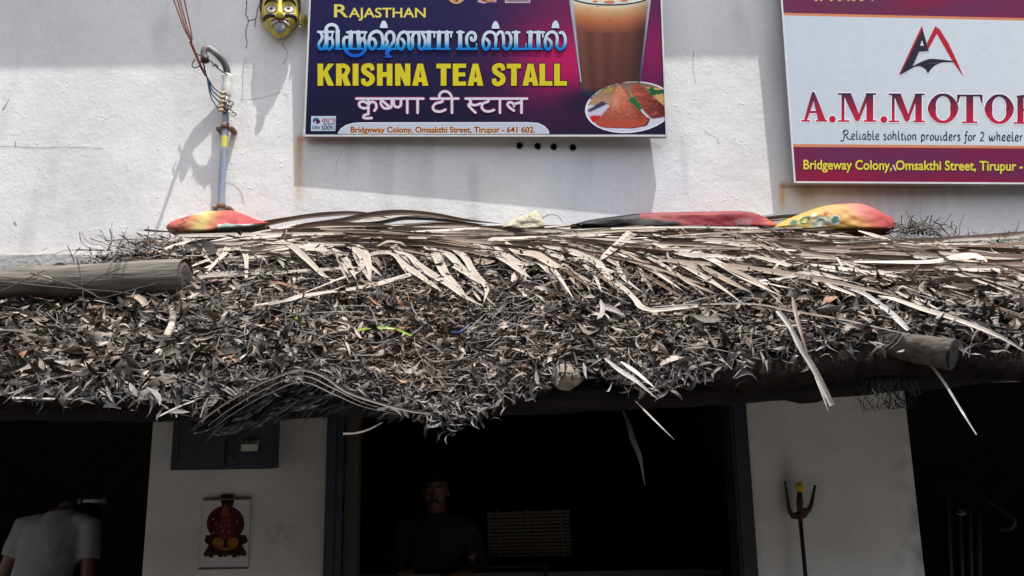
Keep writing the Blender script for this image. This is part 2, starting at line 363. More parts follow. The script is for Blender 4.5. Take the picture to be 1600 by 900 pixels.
def sign_body(root, pl, c4, depth, m_edge, m_back):   # box behind the printed face: c4 = TL,TR,BR,BL pixels
    g = MB(); fr = [pl.at(u, v, 0) for u, v in c4]; bk = [p-pl.n*depth for p in fr]
    g.add(fr+bk, [(3, 2, 1, 0), (4, 5, 6, 7), (0, 1, 5, 4), (1, 2, 6, 5), (2, 3, 7, 6), (3, 0, 4, 7)]); g.build('box_body', m_back, root)
    g = MB()
    for i in range(4):                        # thin metal angle round the face
        a, b = fr[i], fr[(i+1) % 4]; cen = sum(fr)/4; e = (b-a)/np.linalg.norm(b-a); inn = np.cross(pl.n, e); inn = inn*(1 if inn@(cen-a) > 0 else -1)
        w_ = .0055; h1 = .004
        q = [a-inn*.002-e*.002, b-inn*.002+e*.002, b+inn*w_-e*w_, a+inn*w_+e*w_]
        if i % 2: q = [x+pl.n*.0006 for x in q]
        g.add([x+pl.n*.001 for x in q]+[x+pl.n*h1 for x in q], [(0, 3, 2, 1), (4, 5, 6, 7), (0, 1, 5, 4), (1, 2, 6, 5), (2, 3, 7, 6), (3, 0, 4, 7)])
    g.build('frame', m_edge, root)
    for f_ in (.15, .85):
        for (i, j) in ((0, 3),):
            for kk in (.2, .8):
                g = MB(); p = (fr[0]*(1-f_)+fr[1]*f_)*(1-kk)+(fr[3]*(1-f_)+fr[2]*f_)*kk
                g.box((p[0]-.012, p[1]+depth*.7, p[2]-.012), (p[0]+.012, WALL+.003, p[2]+.012)); g.build('bracket', mat('rusty_iron', (.16, .09, .06), .8, var=.5, scale=30), root)
m_print = mat('printed_flex', vc=True, rough=.5, spec=.10, var=.05, scale=25)
m_edge = mat('white_sign_edge', (.62, .62, .62), .5, var=.15)
m_back = mat('sign_back', (.25, .25, .26), .7)

# ------------------------------------------------------------------ tea stall sign
pl1 = Plane((475, 213, WALL-.046), (1042, 213, WALL-.077), (484, 0, WALL-.088))
s1r = thing('shop_sign', pl1.at(758, 213), 'dark blue and magenta sign with yellow and Tamil lettering and a glass of tea', 'sign', 'shop signs on the wall')
c4 = [(487, -72), (1031, -72), (1042, 213), (475, 213)]
sign_body(s1r, pl1, c4, .03, m_edge, m_back)
A = Art(pl1, .0012)
def quad(c4): 
    (a, b), (c, d), (e, f), (g_, h) = c4
    return lambda x, y: ((a+(c-a)*x)*(1-y)+(g_+(e-g_)*x)*y, (b+(d-b)*x)*(1-y)+(h+(f-h)*x)*y)
def bg1(u, v):
    c = mixc((30, 27, 74), (20, 18, 48), (v-60)/150)
    k = math.exp(-((u-880)/95)**2-((v-95)/75)**2); c = mixc(c, (178, 18, 88), k*1.05)
    k = math.exp(-((u-930)/110)**2-((v+20)/60)**2); c = mixc(c, (140, 30, 84), k*.8)
    k = math.exp(-((u-1022)/40)**2-((v-80)/75)**2); c = mixc(c, (140, 18, 82), k*.9)
    c = mixc(c, (24, 16, 44), .85*math.exp(-((u-905)/38)**2-((v-165)/26)**2)); 
    c = mixc(c, (52, 22, 62), .5*math.exp(-((u-850)/80)**2-((v-185)/25)**2))
    return c
A.grid(quad([(488, -70), (1029.5, -70), (1040, 209.5), (477.5, 209.5)]), 150, 70, bg1); A.build('printed_background', s1r, m_print)
A.text('RAJASTHAN'[0], 522, 544, 7, 26.6, (228, 212, 96), .012)
A.text('AJASTHAN', 545, 665, 12.5, 27, (228, 212, 96), .014); A.build('state_name_lettering', s1r, m_print)
# Tamil line (traced in two enlarged crops, 7.26 x)
def ca(p): return (480+p[0]/7.26, 20+p[1]/7.26)
def cb(p): return (690+p[0]/7.26, 20+p[1]/7.26)
def tcol(u, v):
    y = (v-20)*7.26
    if y < 300: return mixc((214, 226, 242), (196, 208, 228), (y-100)/200)
    if y < 345: return mixc((196, 208, 228), (150, 190, 222), (y-300)/45)
    if y < 375: return mixc((150, 190, 222), (24, 150, 208), (y-345)/30)
    return mixc((24, 150, 208), (14, 88, 200), (y-375)/80)
TA = [  # crop, points, width
 ('a', [(122,216),(298,216)], 26), ('a', [(287,216),(280,285)], 20), ('a', [(150,222),(170,265),(160,305),(133,350),(135,395),(165,414),(195,385),(212,325)], 32),
 ('a', [(218,205),(218,300),(216,395)], 46), ('a', [(216,318),(255,285),(288,315),(284,385),(250,415)], 34), ('a', [(170,412),(262,412)], 18),
 ('a', [(212,225),(214,178),(243,142),(290,134),(334,160),(346,215)], 36), ('a', [(346,200),(346,400)], 46), ('a', [(322,408),(388,410)], 22),
 ('a', [(455,221),(668,221)], 28), ('a', [(496,221),(490,400)], 48), ('a', [(448,409),(546,409)], 22), ('a', [(578,221),(590,400)], 48), ('a', [(552,409),(628,409)], 22), ('a', [(656,221),(650,278)], 20),
 ('a', [(592,345),(622,292),(650,310),(662,370),(655,420),(620,465),(560,486),(500,480),(450,445),(420,390),(412,320),(428,282),(456,276)], 36),
 ('a', [(722,300),(752,296),(776,340),(766,392),(738,413),(706,385),(702,310),(726,240),(780,211),(832,228),(856,285),(858,345),(846,400)], 36),
 ('a', [(800,409),(1012,409)], 24), ('a', [(1000,405),(1005,355)], 16), ('a', [(868,400),(910,345),(892,290),(902,240),(940,214),(978,240),(984,310),(955,365),(915,400)], 34),
 ('a', [(935,412),(905,450),(918,490)], 44), ('a', [(886,498),(955,498)], 18),
 ('a', [(1072,296),(1100,335),(1090,395),(1060,414),(1032,385),(1027,310),(1052,242),(1097,216),(1136,236),(1152,290),(1150,385),(1172,413),(1196,375),(1192,280),(1222,225),(1262,235),(1272,300),(1268,385),(1295,413),(1330,385),(1338,310),(1310,240)], 34),
 ('a', [(1100,219),(1448,219)], 26), ('a', [(1382,221),(1380,400)], 46), ('a', [(1338,409),(1422,409)], 22), ('a', [(1440,219),(1442,275)], 18),
 ('a', [(1470,221),(1642,221)], 26), ('a', [(1497,221),(1490,400)], 46), ('a', [(1452,409),(1532,409)], 22), ('a', [(1584,221),(1584,400)], 46), ('a', [(1546,409),(1620,409)], 22), ('a', [(1634,221),(1632,275)], 18),
 ('b', [(211,221),(209,400)], 46), ('b', [(178,221),(250,221)], 24), ('b', [(180,409),(400,409)], 26), ('b', [(393,402),(396,352)], 16), ('b', [(306,400),(286,345),(286,275),(318,228),(362,226),(385,262),(374,308),(344,310),(336,282)], 34),
 ('b', [(508,298),(540,335),(530,395),(500,414),(474,385),(471,310),(496,242),(546,216),(598,236),(616,290),(610,395)], 34), ('b', [(572,410),(652,410)], 22),
 ('b', [(616,260),(665,215),(696,242),(704,330),(702,380),(730,413),(768,395),(786,330),(786,275),(762,228),(736,226)], 34),
 ('b', [(845,221),(845,400)], 46), ('b', [(805,221),(882,221)], 24), ('b', [(808,409),(966,409)], 26), ('b', [(956,402),(958,352)], 16),
 ('b', [(975,221),(1160,221)], 26), ('b', [(1010,221),(1004,400)], 46), ('b', [(968,409),(1046,409)], 22), ('b', [(1098,221),(1100,400)], 46), ('b', [(1062,409),(1142,409)], 22), ('b', [(1150,221),(1148,272)], 18),
 ('b', [(1213,298),(1242,335),(1236,395),(1206,414),(1180,385),(1176,310),(1202,242),(1248,216),(1292,232),(1312,285),(1308,370),(1332,411),(1370,404),(1400,355),(1402,280),(1374,226),(1345,226)], 34)]
PUL = [('a', 869, 85, 172), ('b', 612, 92, 180), ('b', 1292, 85, 174)]
cr = {'a': ca, 'b': cb}
for grow, c in ((15, (12, 24, 62)), (0, tcol)):
    for k, pts, w_ in TA: A.ribbon([cr[k](p) for p in pts], (w_+grow)/7.26, c, 5)
    for k, x, y0, y1 in PUL:
        e = grow/2; A.poly([cr[k](p) for p in [(x-45-e, y1+e), (x-38-e, y0+48), (x-20-e*.7, y0+12), (x, y0-e), (x+20+e*.7, y0+12), (x+38+e, y0+48), (x+45+e, y1+e)]], c)
A.build('tamil_lettering', s1r, m_print)
# bold condensed capitals
def bold_word(letters, vt, vb, c, grow=0.0, dx=0.0, dy=0.0):
    H = vb-vt
    for ch, a, b in letters:
        W = b-a; st = 8.6; hb = 6.6
        U_ = lambda x: a+dx+x; V_ = lambda y: vb+dy-y
        def R(x0, y0, x1, y1): A.poly([(U_(x0)-grow, V_(y1)-grow), (U_(x1)+grow, V_(y1)-grow), (U_(x1)+grow, V_(y0)+grow), (U_(x0)-grow, V_(y0)+grow)], c)
        def Q(*pts): 
            cx = sum(p[0] for p in pts)/len(pts); cy = sum(p[1] for p in pts)/len(pts)
            A.poly([(U_(x)+grow*np.sign(x-cx), V_(y)-grow*np.sign(y-cy)) for x, y in pts], c)
        def S(pts, w_): A.ribbon([(U_(x), V_(y)) for x, y in pts], (np.array(w_)+2*grow).tolist() if isinstance(w_, list) else w_+2*grow, c, 6, caps=False)
        if ch == 'K': R(0, 0, st, H); Q((st, H*.38), (st, H*.62), (W-9.4, H), (W, H)); Q((st+1, H*.47), (st+6.6, H*.66), (W, 0), (W-9.6, 0))
        elif ch == 'R': R(0, 0, st, H); S([(2, H-3.4), (W*.55, H-3.4), (W-4.4, H*.74), (W*.55, H*.45), (2, H*.45)], 6.8); Q((W*.36, H*.45), (W*.75, H*.45), (W, 0), (W-9.5, 0))
        elif ch == 'I': R(0, 0, W, H)
        elif ch == 'S': S([(W-3.5, H*.70), (W*.74, H*.88), (W*.5, H*.925), (W*.24, H*.84), (W*.24, H*.66), (W*.5, H*.53), (W*.77, H*.40), (W*.77, H*.2), (W*.5, H*.075), (W*.22, H*.13), (3.5, H*.32)], [6.2, 7.4, 6.6, 8, 8, 8, 8, 8, 6.6, 7.4, 6.2])
        elif ch == 'H': R(0, 0, st, H); R(W-st, 0, W, H); R(st, H*.4, W-st, H*.62)
        elif ch == 'N': R(0, 0, st-.6, H); R(W-st+.6, 0, W, H); Q((0, H), (st, H), (W, 0), (W-st, 0))
        elif ch == 'A':
            Q((0, 0), (W*.33, H), (W*.5, H), (W*.5, H*.74), (9, 0)); Q((W, 0), (W*.67, H), (W*.5, H), (W*.5, H*.74), (W-9, 0)); R(W*.27, H*.17, W*.73, H*.37)
        elif ch == 'T': R(0, H-7.2, W, H); R(W/2-st/2, 0, W/2+st/2, H-7.2)
        elif ch == 'E': R(0, 0, st, H); R(st, H-6.4, W, H); R(st, H*.42, W-1.2, H*.6); R(st, 0, W, 6.4)
        elif ch == 'L': R(0, 0, st, H); R(st, 0, W, 7)
KTS = [('K', 496.3, 522), ('R', 525.2, 548), ('I', 551.2, 560), ('S', 563.7, 585.8), ('H', 589.2, 613), ('N', 617.5, 641), ('A', 644, 669.2), ('T', 682, 704.2), ('E', 707.6, 728), ('A', 730.6, 755.2), ('S', 768.2, 790.2), ('T', 792, 814), ('A', 816.4, 841.4), ('L', 843, 863), ('L', 866, 885.8)]
bold_word(KTS, 99.6, 133.8, (36, 16, 34), 1.5); bold_word(KTS, 99.6, 133.8, (128, 52, 40), .6); bold_word(KTS, 99.6, 133.8, (212, 200, 40)); A.build('stall_name_lettering', s1r, m_print)
def cc_(p): return (540+p[0]/5.333, 138+p[1]/5.333)
HI = [[(90,86),(648,86)], [(190,90),(190,215)], [(190,160),(150,166),(118,150),(116,120),(150,110),(190,132)], [(190,136),(218,112),(248,124),(256,160),(240,186)], [(190,212),(156,226),(150,244),(176,250),(216,248)],
 [(300,90),(294,128),(320,164),(362,166),(384,148),(384,90)], [(310,106),(372,160)], [(400,90),(404,140),(430,158),(458,142),(462,90)], [(514,90),(514,204)], [(600,90),(600,204)],
 [(710,86),(940,86)], [(806,90),(804,112),(752,126),(728,156),(742,186),(788,194),(832,178)], [(786,86),(782,56),(810,28),(850,30),(878,58),(886,90)], [(886,86),(886,204)],
 [(1000,86),(1512,86)], [(1030,90),(1044,116),(1024,140),(1050,172),(1082,202)], [(1034,132),(1080,140),(1126,126)], [(1190,90),(1186,110),(1148,126),(1134,158),(1160,188),(1200,192),(1236,180)], [(1286,90),(1286,204)], [(1402,186),(1362,156),(1350,130),(1372,116),(1398,130),(1404,152),(1410,130),(1440,122),(1466,116)], [(1466,90),(1466,204)]]
for w_, c in ((32, (150, 24, 78)), (20, (214, 214, 226))):
    for s in HI: A.ribbon([cc_(p) for p in s], w_/5.333, c, 5)
A.build('hindi_lettering', s1r, m_print)
strip = [(528, 209.3), (533, 202), (541, 196.5), (552, 193.2), (565, 192.3), (822, 192.0), (840, 193.2), (850, 198), (856, 204), (858, 209.3)]
A.poly([(u-.6 if u < 600 else u+.6, v-1.2) for u, v in strip], (225, 228, 238)); A.poly(strip, (190, 198, 214)); A.build('address_strip', s1r, m_print)
A.text('Bridgeway Colony, Omsakthi Street, Tirupur - 641 602.', 547.6, 836.4, 198.2, 207.2, (226, 186, 84), .05, 0); A.text('Bridgeway Colony, Omsakthi Street, Tirupur - 641 602.', 548, 836, 198.4, 207, (128, 32, 22), .018, 0); A.build('address_lettering', s1r, m_print)
A.poly([(486.3, 181.3), (525, 181.3), (524, 204.6), (485.8, 204.6)], (186, 204, 222)); A.ell(494, 189, 5.4, 5, (60, 84, 118)); A.ell(497, 190, 3.4, 3.2, (70, 30, 50)); A.poly([(489, 193), (494, 189), (494, 193)], (200, 214, 228))
A.text('50091', 502, 522.5, 196.3, 203.2, (20, 22, 28), .02)
for i in range(6): A.ribbon([(488.5+i*2, 196.5+(i % 2)), (489.5+i*2, 202.5-(i % 3)*.6)], 1.1, (46, 40, 52), caps=False)
for p in ([(503, 189), (506, 186.5), (508, 190), (504, 190.5)], [(508, 185), (508, 190)], [(511, 185), (511, 190), (514, 190), (514, 185)], [(517, 186), (520, 186), (520, 190)], [(523, 185), (523, 192)]): A.ribbon(p, 1.4, (176, 28, 62), 4)
for p in ([(506, 192), (507, 194.6), (511, 193)], [(513, 192), (514, 194.6), (518, 193), (522, 194)]): A.ribbon(p, 1.2, (24, 24, 40), 4)
A.build('painter_sticker', s1r, m_print)
# printed glass of tea
def gl_edge(v): return 889+(v+5)*.128, 1017.5-(v+5)*.125
def gfn(a, b):
    v = -50+200*b; l, r = gl_edge(v); bow = 7*math.sin(math.pi*a)*(b); return l+(r-l)*a, v+bow*1.4
def tea(u, v):
    l, r = gl_edge(v); a = (u-l)/(r-l); vv = v-8*math.sin(math.pi*max(0, min(1, a)))
    if vv < 6: c = mixc((232, 226, 206), (214, 190, 150), (vv+4)/10)
    elif vv < 26: c = mixc((212, 178, 134), (178, 106, 66), (vv-6)/20)
    elif vv < 44: c = mixc((178, 106, 66), (122, 68, 54), (vv-26)/18)
    else: c = mixc((112, 62, 50), (74, 38, 38), (vv-44)/110)
    k = .5+.5*math.cos(a*2*math.pi*4.2+.6)
    if vv > 44: c = mixc(c, (86, 52, 46), .5*k); c = mixc(c, (150, 104, 84), .28*(1-k)*max(0, 1-a))
    c = mixc(c, (44, 26, 34), max(0, (a-.72)/.28)*(.3+.45*min(1, max(0, (vv-20)/30))))
    if a < .035 or a > .975: c = mixc((170, 178, 190), (60, 60, 80), (v-20)/110)
    if v > 138: c = mixc(c, (26, 34, 62), (v-138)/8)
    return c
A.grid(gfn, 60, 90, tea)
A.ell(953, -6, 63, 15, (40, 48, 62), 48); A.ell(953, -7.5, 61.5, 14, (214, 222, 214), 48); A.ell(952, -8, 58, 12, (226, 214, 190), 48)
for (u, v, a, b) in ((952, 3.4, 9, 2.6), (930, 2.5, 4, 2), (975, 1, 6, 2)): A.ell(u, v, a, b, (206, 120, 86), 14)
for i in range(5): A.ell(915+60*random.random(), 6+28*random.random(), .7+1.6*random.random(), .6+1.2*random.random(), (214, 150, 96) if i % 2 else (120, 72, 44), 8)
A.ribbon([(898, 46), (903, 90), (908, 128)], 1.4, (196, 190, 190), caps=False); A.build('tea_glass_picture', s1r, m_print)
# printed oval with snacks
EC, EA, EB, ET = (984, 167.5), 70, 40, -.10
def ecl(u, v): return (min(u, 1038.6+(v-190)*.03), min(v, 208.4))
def efn(sc):
    def f_(a, b):
        th = 2*math.pi*a; r = b*sc; x, y = EA*r*math.cos(th), EB*r*math.sin(th)
        return ecl(EC[0]+x*math.cos(ET)-y*math.sin(ET), EC[1]+x*math.sin(ET)+y*math.cos(ET))
    return f_
s_a = [(931,190),(952,166),(957,150),(966,132),(975,139),(988,158),(1002,176),(1014,186),(1008,196),(985,200),(945,199),(930,196)]
s_b = [(985,140),(994,129),(1004,135),(1020,150),(1036,164),(1045,168),(1045,182),(1018,186),(1008,176),(994,160)]
def snack(u, v):
    c = mixc((120, 92, 80), (176, 140, 110), (v-128)/30) if v < 165 else (206, 204, 224)
    if inpoly(u, v, [(917,178),(948,160),(960,208),(915,208)]): c = (196, 192, 218)
    if inpoly(u, v, [(940,158),(918,172),(920,176),(950,162)]): c = (70, 60, 84)
    if inpoly(u, v, [(944,136),(960,132),(958,144),(944,144)]): c = mixc((206, 176, 90), (110, 92, 60), .5+.5*math.sin(u*2.1))
    if inpoly(u, v, [(921,181),(938,180),(936,188),(926,194)]): c = (190, 40, 44)
    if inpoly(u, v, [(1010,136),(1036,138),(1039,168),(1024,152)]): c = (206, 160, 104)
    if inpoly(u, v, s_b): c = mixc((164, 80, 62), (98, 38, 34), (u-990)/40+.4*nz(u*.25, v*.3, 1)); c = mixc(c, (206, 110, 84), max(0, nz(u*.1, v*.16, 4)))
    if inpoly(u-2.2, v-1, s_a) and not inpoly(u, v, s_a): c = (74, 30, 30)
    if inpoly(u, v, s_a):
        c = mixc((208, 136, 100), (150, 64, 50), (v-140)/60+.7*max(0, u-968-(v-132)*.35)/24+.35*nz(u*.22, v*.3, 3)); c = mixc(c, (222, 150, 122), max(0, .9-math.hypot((u-962)/10, (v-160)/16)))
        if v > 187+3*nz(u*.1, 2, 1): c = mixc(c, (196, 80, 58), .55)
    if math.hypot((u-989), (v-157)/1.0) < 4+5*abs(nz(u*.4, v*.4, 6))*2 and v < 175: c = (40, 112, 66)
    if inpoly(u, v, [(984,152),(994,154),(1003,168),(1000,175),(990,162)]): c = mixc((52, 130, 74), (22, 72, 44), .5+nz(u*.5, v*.5, 8))
    if inpoly(u, v, [(1012,140),(1020,135),(1024,141),(1038,139),(1037,146),(1026,148),(1018,150)]): c = mixc((40, 120, 66), (16, 64, 40), .5+nz(u*.5, v*.5, 9))
    return c
A.grid(efn(1.0), 96, 4, (222, 224, 232)); A.grid(efn(.955), 130, 60, snack); A.build('snack_picture', s1r, m_print)
A.ell(713, -10, 15, 16, (206, 160, 110)); A.ell(713, -11, 8, 14, (110, 30, 40)); A.ell(711, -1, 2, 2, (206, 170, 160), 8); A.ell(716, -1, 2, 2, (206, 170, 160), 8)
A.build('emblem_picture', s1r, m_print)
for (u, v, a, b, c) in ((750, 2, 4, 2.2, (190, 170, 170)), (756, -2, 5, 5, (176, 60, 60)), (764, -1, 4, 5, (196, 160, 60)), (772, 1.5, 4, 2.6, (190, 150, 160)), (756, 4, 5, 1.2, (196, 180, 190)), (768, 3, 5, 1.2, (150, 90, 110))): A.ell(u, v, a, b, c, 14)
A.build('emblem_picture', s1r, m_print)
A.poly([(788.5, -34), (827.5, -34), (828.5, 4.6), (789, 4.6)], (186, 178, 190)); A.poly([(791, -32), (825.5, -32), (826, 2.4), (791.5, 2.4)], (104, 84, 92))
for i in range(9): A.ell(794+i*3.6, 0, 1.3, 1.6, (160, 140, 146), 8)
A.build('emblem_picture', s1r, m_print)

# ------------------------------------------------------------------ motor workshop sign
pl2 = Plane((1241, 285.5, WALL-.074), (1690, 288, WALL-.074), (1225, 22, WALL-.092))
s2r = thing('shop_sign', pl2.at(1460, 286), 'white and maroon motor workshop sign with a peaked red and black logo', 'sign', 'shop signs on the wall')
sign_body(s2r, pl2, [(1214, -90), (1703, -84), (1690, 288), (1241, 285.5)], .035, m_edge, m_back)
A = Art(pl2, .0012)
L2 = lambda v: 1219+(v)*.077
def q2(v0, v1): return [(L2(v0)+2, v0), (1700-v0*.04, v0+(.021*460 if v0 < 100 else .010*460)), (1700-v1*.04, v1+(.02*460 if v1 < 100 else .006*460)), (L2(v1)+2, v1)]
def maroon(u, v):
    c = mixc((100, 38, 78), (124, 22, 62), .5+nz(u*.008, v*.03, 2)); c = mixc(c, (140, 22, 58), .7*math.exp(-((u-1300)/90)**2-((v-275)/14)**2)); return mixc(c, (86, 44, 74), .6*math.exp(-((u-1340)/70)**2-((v-8)/16)**2))
A.grid(quad([(1216, -88), (1700, -82), (1699, 30.5), (L2(20)+1.6, 20)]), 40, 16, maroon)
A.grid(quad([(L2(20)+1.6, 20), (1699, 30.5), (1699, 34.5), (L2(24)+1.6, 24)]), 20, 1, (206, 132, 92))
A.grid(quad([(L2(24)+1.6, 24), (1699, 34.5), (1690, 228.5), (L2(225)+1.8, 225)]), 40, 20, lambda u, v: mixc((192, 202, 212), (206, 212, 218), (u-1220)/400))
A.grid(quad([(L2(225)+1.8, 225), (1690, 228.5), (1690, 232.5), (L2(229.5)+1.8, 229.5)]), 20, 1, (206, 132, 92))
A.grid(quad([(L2(229.5)+1.8, 229.5), (1690, 232.5), (1689, 286), (L2(283.5)+1.8, 283.5)]), 60, 14, maroon); A.build('printed_background', s2r, m_print)
def c2(p): return (1200+p[0]/3, p[1]/3)
A.poly([c2(p) for p in [(619, 358), (726, 134), (758, 246), (712, 250), (680, 322), (644, 346)]], (182, 186, 200))
A.poly([c2(p) for p in [(612, 352), (721, 121), (728, 140), (640, 335)]], (176, 26, 50)); A.poly([c2(p) for p in [(620, 350), (724, 135), (754, 239), (708, 243), (677, 313), (690, 311), (640, 340)]], (38, 36, 48)); A.poly([c2(p) for p in [(722, 188), (713, 214), (730, 214)]], (206, 212, 220))
A.poly([c2(p) for p in [(749, 236), (745, 202), (784, 123), (803, 137), (797, 162), (790, 160)]], (176, 26, 50)); A.poly([c2(p) for p in [(784, 123), (804, 136), (848, 206), (892, 300), (916, 360), (868, 292), (795, 164)]], (176, 26, 50))
A.ribbon([c2(p) for p in [(676, 314), (718, 299), (760, 287), (815, 286), (888, 290)]], [1.5, 5.5, 7.5, 4.5, .6], (38, 36, 48), caps=False); A.poly([c2(p) for p in [(700, 306), (812, 293), (783, 306), (764, 324), (750, 344), (738, 324), (722, 314)]], (38, 36, 48)); A.build('peaked_logo', s2r, m_print)
def mcol(u, v): 
    t_ = (v-145)/44; return mixc((56, 34, 56), (190, 24, 60), t_*1.15-.05)
def serif(ch, x0, x1, yt, yb, c, gr=0.0):
    W = x1-x0; H = yb-yt
    def pt(x, y): return c2((x0+x*W, yb-y*H))
    def poly(*p):
        cx = sum(q_[0] for q_ in p)/len(p); cy = sum(q_[1] for q_ in p)/len(p)
        A.poly([(lambda t_: (t_[0]+gr*np.sign(x-cx), t_[1]-gr*np.sign(y-cy)))(pt(x, y)) for x, y in p], c)
    def srf(xa, xb, y): poly((xa, y-.028), (xb, y-.028), (xb, y+.028), (xa, y+.028))
    if ch == 'A': poly((.10, 0.03), (.42, 1.04), (.50, 1.06), (.53, .86), (.22, 0.03)); poly((.42, .98), (.50, 1.06), (.95, .03), (.66, .03)); poly((.24, .30), (.66, .30), (.66, .38), (.28, .38)); srf(0, .34, .03); srf(.56, 1, .03)
    elif ch == 'M': poly((.09, 0), (.17, 0), (.17, .97), (.09, .97)); poly((.12, 1), (.33, 1), (.60, .10), (.47, .03)); poly((.47, .03), (.54, .03), (.84, .97), (.74, .97)); poly((.74, 0), (.92, 0), (.92, .97), (.74, .97)); srf(.0, .30, .03); srf(.67, 1, .03); srf(0, .30, .97); srf(.72, 1, .97)
    elif ch == '.': u, v = pt(.5, .1); A.ell(u, v, 5.4+gr, 5.4+gr, c, 16)
    elif ch == 'O': A.ribbon([pt(.5+.37*math.cos(a), .5+.455*math.sin(a)) for a in [2*math.pi*i/24 for i in range(25)]], [W*.095+2*gr, W*.05+2*gr, W*.027+2*gr, W*.05+2*gr, W*.095+2*gr, W*.05+2*gr, W*.027+2*gr, W*.05+2*gr, W*.095+2*gr], c, 3, caps=False)
    elif ch == 'T': poly((.36, 0), (.64, 0), (.64, .97), (.36, .97)); srf(.2, .8, .03); poly((0, .93), (1, .93), (1, 1.0), (0, 1.0)); poly((0, .7), (.05, .7), (.13, .96), (0, .96)); poly((1, .7), (.95, .7), (.87, .96), (1, .96))
    elif ch == 'R': poly((.12, 0), (.34, 0), (.34, .97), (.12, .97)); srf(0, .46, .03); A.ribbon([pt(.1, .955), (pt(.5, .955)), pt(.72, .74), pt(.5, .5), pt(.3, .5)], [3, 5, 11, 5, 3], c, 5, caps=False); poly((.40, .5), (.58, .52), (.98, .03), (.74, .03)); srf(.74, 1.05, .03)
    elif ch == 'S': A.ribbon([pt(.85, .72), pt(.7, .95), (pt(.35, .95)), pt(.18, .75), pt(.5, .5), pt(.84, .25), pt(.65, .04), pt(.3, .04), pt(.12, .28)], [2, 4, 5, 10, 12, 10, 5, 4, 2], c, 5, caps=False)
MOT = [('A', 155, 278, 437, 570), ('.', 284, 320, 437, 572), ('M', 328, 508, 436, 571), ('.', 525, 561, 437, 574), ('M', 565, 735, 438, 573), ('O', 750, 892, 438, 578), ('T', 886, 1006, 443, 577), ('O', 1016, 1152, 441, 581), ('R', 1153, 1285, 447, 580), ('S', 1295, 1385, 447, 582)]
for a in MOT: serif(*a, (232, 234, 238), 1.6)
for a in MOT: serif(*a, mcol)
A.build('workshop_name_lettering', s2r, m_print)
# chancery line drawn with a slanted pen
SF = {'R': (1.0, [[(.25,1.0),(.22,.0)], [(.02,.75),(.2,1.0),(.6,1.02),(.72,.78),(.5,.55),(.25,.52)], [(.4,.52),(.7,.1),(.95,.0),(1.1,.1)], [(.22,.02),(.05,-.18),(-.25,-.1)]]),
 'e': (.55, [[(.1,.33),(.42,.38),(.38,.62),(.2,.62),(.08,.35),(.15,.06),(.35,.02),(.5,.12)]]), 'l': (.32, [[(.12,1.05),(.1,.15),(.2,.0),(.3,.08)]]), 'i': (.3, [[(.1,.62),(.1,.12),(.18,.0),(.28,.08)], [(.12,.85),(.14,.83)]]),
 'a': (.58, [[(.42,.55),(.25,.64),(.08,.4),(.12,.06),(.3,.06),(.43,.3)], [(.43,.62),(.42,.12),(.5,.0),(.58,.06)]]), 'b': (.55, [[(.1,1.05),(.1,.05)], [(.1,.35),(.28,.64),(.46,.4),(.4,.06),(.2,-.02),(.1,.1)]]),
 's': (.45, [[(.36,.56),(.2,.64),(.1,.48),(.3,.3),(.32,.08),(.16,.0),(.04,.1)]]), 'o': (.55, [[(.26,.62),(.08,.4),(.12,.06),(.28,.0),(.46,.22),(.42,.52),(.26,.62)]]), 'h': (.6, [[(.1,1.05),(.1,.0)], [(.1,.4),(.3,.64),(.44,.5),(.42,.12),(.52,.0)]]),
 't': (.38, [[(.18,.9),(.14,.15),(.24,.0),(.36,.08)], [(.02,.6),(.34,.62)]]), 'n': (.6, [[(.1,.62),(.1,.0)], [(.1,.4),(.3,.64),(.44,.5),(.42,.12),(.52,.0)]]), 'p': (.58, [[(.12,.62),(.1,-.32)], [(.1,.35),(.3,.64),(.48,.4),(.42,.06),(.22,-.02),(.1,.08)]]),
 'r': (.42, [[(.1,.62),(.1,.0)], [(.1,.38),(.24,.6),(.38,.56)]]), 'u': (.6, [[(.08,.62),(.1,.12),(.22,.0),(.42,.2)], [(.44,.62),(.44,.1),(.54,.0)]]), 'd': (.6, [[(.42,.5),(.25,.62),(.08,.38),(.12,.06),(.28,.02),(.44,.25)], [(.34,1.05),(.46,.8),(.44,.1),(.54,.0)]]),
 'f': (.36, [[(.42,1.0),(.26,1.02),(.18,.7),(.16,.0),(.06,-.3),(-.08,-.26)], [(.02,.6),(.36,.62)]]), '2': (.62, [[(.08,.75),(.25,.98),(.46,.8),(.36,.4),(.06,.02),(.54,.02)]]), 'w': (.85, [[(.06,.62),(.14,.1),(.22,.0),(.38,.4)], [(.4,.62),(.44,.1),(.54,.0),(.74,.35),(.7,.62)]]), ' ': (.34, [])}
x = 1316.0; vb0 = 217.8; sc = 13.6
words = 'Reliable sohltion prouiders for 2 wheeler'; tot = sum(SF[c][0]+.04 for c in words); sx = (1601-1318)/tot
for ch in words:
    adv, st = SF[ch]
    for s in st: A.ribbon([(x+px*sx*.98, vb0+(x-1316)*.008-py*sc) for px, py in s], [1.1, 1.9, 1.3, 1.9, 1.0], (34, 46, 82), 4, caps=False)
    x += (adv+.04)*sx
A.build('tagline_lettering', s2r, m_print)
A.text('Bridgeway Colony, Omsakthi Street, Tirupur - 641 602.', 1256, 1668, 250.3, 264.6, (60, 14, 40), .055, .0068); A.text('Bridgeway Colony, Omsakthi Street, Tirupur - 641 602.', 1255.4, 1667, 250, 264.2, (218, 202, 70), .022, .0068)
A.poly([(1394, 258), (1396, 257), (1401, 266), (1399, 267)], (206, 206, 210)); A.build('address_lettering', s2r, m_print)
